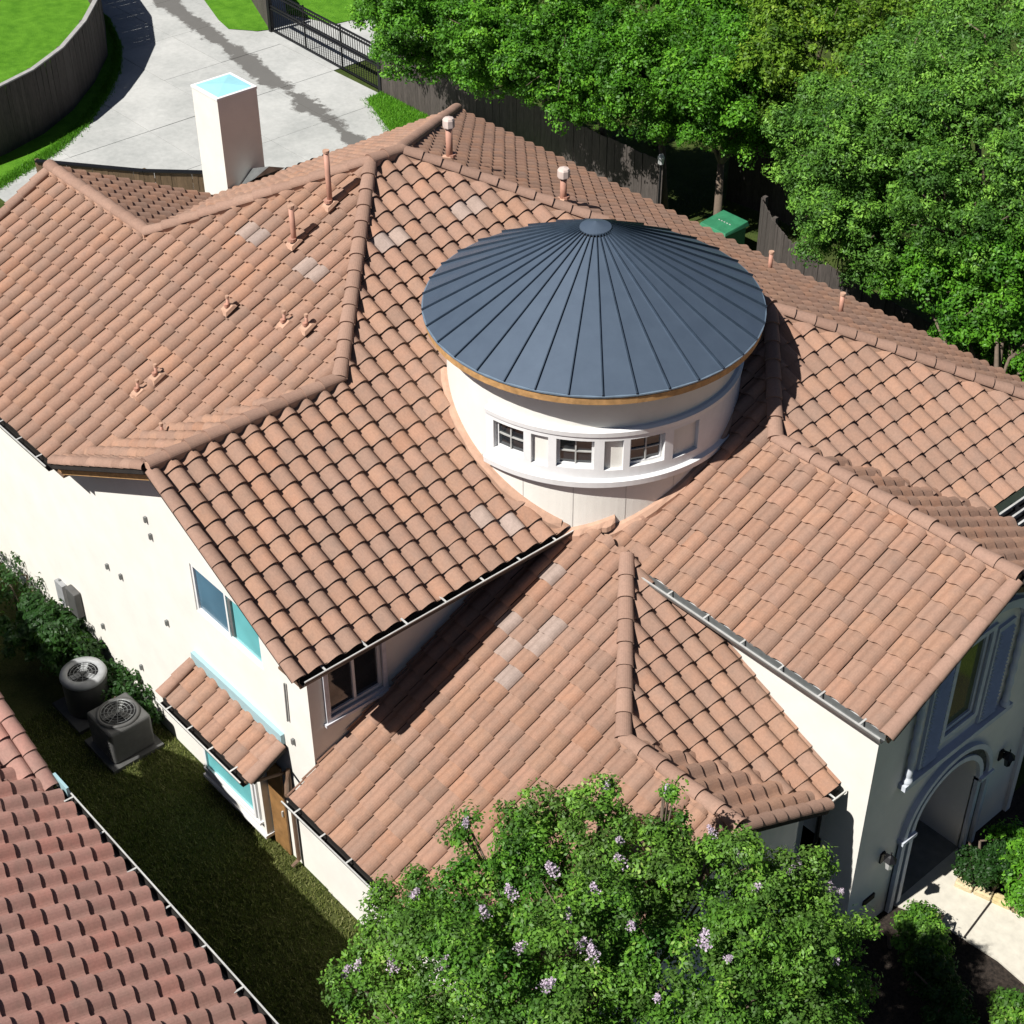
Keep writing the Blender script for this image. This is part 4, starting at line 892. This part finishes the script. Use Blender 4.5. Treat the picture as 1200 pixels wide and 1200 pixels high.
tree('yellow_tree', 'yellow-green leafed tree between the tree row and the pale elm', b0[:2], lb, m_leafY, 900, 52, .095, .24, 31, .13)
for k, (px, py, z, r, m_, nm, la) in enumerate([(620, -40, 5, 2.0, m_leafA, 'background_tree', 'dark green tree standing behind the bushy row near the lane'), (780, -20, 5, 2.0, m_leafA, 'background_tree', 'dark green tree behind the middle of the bushy row'), (880, 10, 5.2, 1.6, m_leafA, 'background_tree', 'bright green tree behind the yellow-green one')]):
    lb = LB((px, py, z, r), (px-60, py+5, z-.3, r*.8), (px+60, py+10, z-.2, r*.8), (px, py-40, z+.8, r*.8)); b0 = at(px, py, z); tree(nm, la, b0[:2], lb, m_, 600, 50, .12, .32, 50+k, .15)
# the big elms on the right
e1 = LB((978, 180, 5.4, 1.05), (1015, 140, 6.0, 1.1), (955, 225, 4.6, .75), (1000, 230, 5.0, 1.05), (985, 285, 3.8, .8), (1015, 285, 4.2, 1.0), (1000, 185, 5.8, 1.2), (1045, 315, 3.6, .85))
tree('elm_tree', 'pale green fine-leaved elm leaning over the board fence by the utility box', (-5.6, 19.8), e1, m_leafB, 1800, 58, .082, .21, 61, .17, asp=.42)
e2 = LB((1075, 140, 6.6, 1.4), (1130, 110, 7.2, 1.3), (1090, 215, 5.8, 1.4), (1150, 190, 6.4, 1.3), (1060, 80, 7.0, 1.1), (1180, 60, 7.6, 1.3), (1120, 270, 5.0, 1.2), (1190, 250, 5.6, 1.3), (1190, 140, 7, 1.2), (1140, 20, 7.6, 1.2))
tree('elm_tree', 'tall spreading elm with bare branch gap standing behind the fence', (-2.9, 20.4), e2, m_leafB, 2300, 58, .082, .215, 62, .2, asp=.42)
e3 = LB((1075, 325, 3.6, .95), (1120, 350, 3.4, 1.0), (1170, 340, 4.0, 1.15), (1195, 390, 3.2, 1.0), (1140, 395, 2.6, .75), (1200, 300, 4.6, 1.1), (1215, 430, 2.4, .8), (1115, 405, 2.1, .55), (1160, 432, 1.9, .6), (1195, 450, 1.7, .55), (1240, 360, 3.6, 1.2))
tree('elm_tree', 'deep green low elm crowding the tiled eave beyond the turret', (.6, 16.2), e3, m_leafA, 1500, 58, .082, .21, 63, .15)
# shrubs
def shrub(name, label, lobes, mat, ncl, per, size, crad, seed, cat='shrub', group=None): return tree(name, label, (lobes[0][0], lobes[0][1]), lobes, mat, ncl, per, size, crad, seed, .03, cat, group, stems=3)
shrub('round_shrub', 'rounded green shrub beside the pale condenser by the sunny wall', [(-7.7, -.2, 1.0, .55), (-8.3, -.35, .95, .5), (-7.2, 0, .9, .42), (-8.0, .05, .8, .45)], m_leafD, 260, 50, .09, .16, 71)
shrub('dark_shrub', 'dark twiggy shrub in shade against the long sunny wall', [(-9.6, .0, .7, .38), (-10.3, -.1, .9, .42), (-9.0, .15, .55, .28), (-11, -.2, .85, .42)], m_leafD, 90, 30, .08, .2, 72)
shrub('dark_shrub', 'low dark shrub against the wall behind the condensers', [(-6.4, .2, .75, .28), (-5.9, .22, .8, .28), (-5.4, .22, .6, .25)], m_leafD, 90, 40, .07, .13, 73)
c0 = at(1155, 1015, .8); c1 = at(1195, 1005, .95); c2 = at(1215, 1050, .8)
shrub('entry_shrub', 'dark small-leaved shrub beside the arched entry and stone edging', [(*c0[:2], .72, .34), (c0[0]+.1, c0[1]+.3, .7, .3)], m_leafD, 140, 50, .055, .12, 74)
shrub('entry_shrub', 'bright green bush on the mulch bed behind the stone edging', [(*c1[:2], .85, .42), (*c2[:2], .75, .36), (c1[0]+.5, c1[1]+.5, .9, .4)], m_leafA, 260, 50, .07, .14, 75)
c3 = at(1075, 1085, .8)
shrub('entry_shrub', 'leafy green bush at the foot of the arch below the lilac tree', [(*c3[:2], .72, .32), (c3[0]+.25, c3[1]-.2, .65, .3)], m_leafC, 200, 50, .06, .13, 76)
shrub('entry_shrub', 'shrub with leaf colour darkened for shade between the lilac tree and the cream path', [(c3[0]+.7, c3[1]-.55, .6, .34), (c3[0]+1.2, c3[1]-.85, .6, .36), (c3[0]+1.7, c3[1]-1.1, .6, .36)], m_leafD, 260, 50, .06, .14, 78)  # dark leaf colour stands in for the lilac tree's shadow
c4 = at(1185, 1195, .7)
shrub('entry_shrub', 'small green bush beside the cream path away from the entry', [(*c4[:2], .7, .3), (c4[0]+.4, c4[1]-.3, .65, .32)], m_leafC, 120, 50, .07, .14, 77)

# ------------------------------------------------------------------ condensers
def condenser(label, x, y, sz, h, topm, round_, rot):
    c = empty('air_conditioner', (x, y, GZ)); tag(c, label, 'condenser', None); 
    pad = MB().box((x-sz*.62, y-sz*.62, GZ-.02), (x+sz*.62, y+sz*.62, GZ+.07)).build('pad', m_ac, c)
    if round_:
        MB().lathe((x, y, GZ+.07), [(sz*.47, 0), (sz*.5, .03), (sz*.5, h-.1)], 28).build('casing', m_ac, c, True)
        MB().lathe((x, y, GZ+.07), [(sz*.5, h-.1), (sz*.53, h-.06), (sz*.5, h), (sz*.36, h+.02), (sz*.34, h-.03)], 28).build('top_rim', topm, c, True)
    else:
        bevel(MB().box((x-sz*.5, y-sz*.5, GZ+.07), (x+sz*.5, y+sz*.5, GZ+h)).build('casing', m_ac, c), .05, 3)
        MB().lathe((x, y, GZ+h), [(sz*.46, .0), (sz*.46, .03), (sz*.40, .045), (sz*.37, -.02)], 28).build('top_rim', topm, c, True)
        for i in range(9):
            for sx in (-1, 1): MB().box((x-sz*.42, y+sx*sz*.5-.008, GZ+.14+i*.065), (x+sz*.42, y+sx*sz*.5+.008, GZ+.165+i*.065)).build('louvre', m_ac, c)
    MB().lathe((x, y, GZ+h+.0), [(0, .008), (sz*.38, .008)], 24).build('fan_well', m_black, c)
    mb = MB()
    for k in range(3):
        a = 2*math.pi*k/3+.4; mb.bar((x+.05*math.cos(a), y+.05*math.sin(a), GZ+h+.03), (x+sz*.33*math.cos(a), y+sz*.33*math.sin(a), GZ+h+.03), .12, .008)
    mb.build('fan', m_acw if round_ else m_ac, c)
    gr = MB()
    for r_ in (.12, .2, .28, .35): gr.lathe((x, y, GZ+h+.05), [(sz*r_, 0), (sz*r_+.006, .006), (sz*r_+.012, 0)], 24)
    for k in range(6): a = math.pi*k/6; gr.bar((x-sz*.37*math.cos(a), y-sz*.37*math.sin(a), GZ+h+.052), (x+sz*.37*math.cos(a), y+sz*.37*math.sin(a), GZ+h+.052), .006, .006)
    gr.build('grille', m_grey, c)
    MB().tube([(x+.1, y+sz*.5, GZ+.25), (x+.1, y+sz*.5+.12, GZ+.3), (x+.1, WL-.05, GZ+.5)], .025, 6).build('hose', m_black, c)
q1 = at(97, 788, GZ+.85); q2 = at(138, 834, GZ+.8)
condenser('round condenser unit with a pale rim next to the green shrub', q1[0], min(q1[1], -.25), .78, .80, m_acw, True, 0)
condenser('square grey condenser unit with a round fan on a concrete pad', q2[0], min(q2[1], -.3), .80, .76, m_ac, False, 0)

# ------------------------------------------------------------------ grass blades
def blades(name, label, polyfn, n, h, mat, seed):
    g = np.random.default_rng(seed); p = polyfn(g, n); m = len(p); a = g.uniform(0, 2*np.pi, m); hh = h*g.uniform(.5, 1.3, m); l = g.normal(size=(m, 2))*.35*hh[:, None]; w_ = .012
    V = np.stack([np.c_[p[:, 0]-np.cos(a)*w_, p[:, 1]-np.sin(a)*w_, np.full(m, GZ)], np.c_[p[:, 0]+np.cos(a)*w_, p[:, 1]+np.sin(a)*w_, np.full(m, GZ)], np.c_[p[:, 0]+l[:, 0], p[:, 1]+l[:, 1], GZ+hh]], 1).reshape(-1, 3)
    me = bpy.data.meshes.new(name); me.vertices.add(3*m); me.vertices.foreach_set('co', V.astype(np.float32).ravel()); me.loops.add(3*m); me.loops.foreach_set('vertex_index', np.arange(3*m, dtype=np.int32)); me.polygons.add(m)
    me.polygons.foreach_set('loop_start', np.arange(0, 3*m, 3, dtype=np.int32)); me.polygons.foreach_set('loop_total', np.full(m, 3, dtype=np.int32)); me.update(calc_edges=True)
    at_ = me.attributes.new('tint', 'FLOAT', 'FACE'); at_.data.foreach_set('value', g.random(m).astype(np.float32))
    return tag(obj(name, me, mat), label, 'grass', kind='stuff')
m_blade = leaf_mat('yard_grass_blade', [(0, (0.115, 0.144, 0.029)), (.5, (0.202, 0.223, 0.065)), (1, (0.317, 0.310, 0.137))], .3)
blades('yard_grass', 'dry yellow-green grass in the narrow side yard', lambda g, n: np.c_[g.uniform(-7, 7, n), g.uniform(-2.6, .42, n)], 60000, .06, m_blade, 81)

m_lblade = leaf_mat('lawn_blade', [(0, (.06, .22, .012)), (.5, (.10, .32, .018)), (1, (.17, .42, .03))], .3)
def verge(g, n):
    k = g.integers(0, len(curve)-3, n); f = g.random(n); c = np.array(curve); p = c[k]+(c[k+1]-c[k])*f[:, None]; p[:, 0] += g.normal(0, .12, n)-.12; return p
blades('verge_grass', 'ragged green grass along the curved driveway edge', verge, 22000, .09, m_lblade, 82)
def patch(g, n):
    p = np.c_[g.uniform(-24.2, -18, n), g.uniform(18.0, 20.0, n)]; lim = 19.3-(p[:, 0]+24.1)*.385; lim = np.maximum(lim, 18.1); return p[p[:, 1] > lim+g.normal(0, .12, len(p))]
blades('patch_grass', 'green grass patch at the gate end of the board fence', patch, 22000, .10, m_lblade, 83)
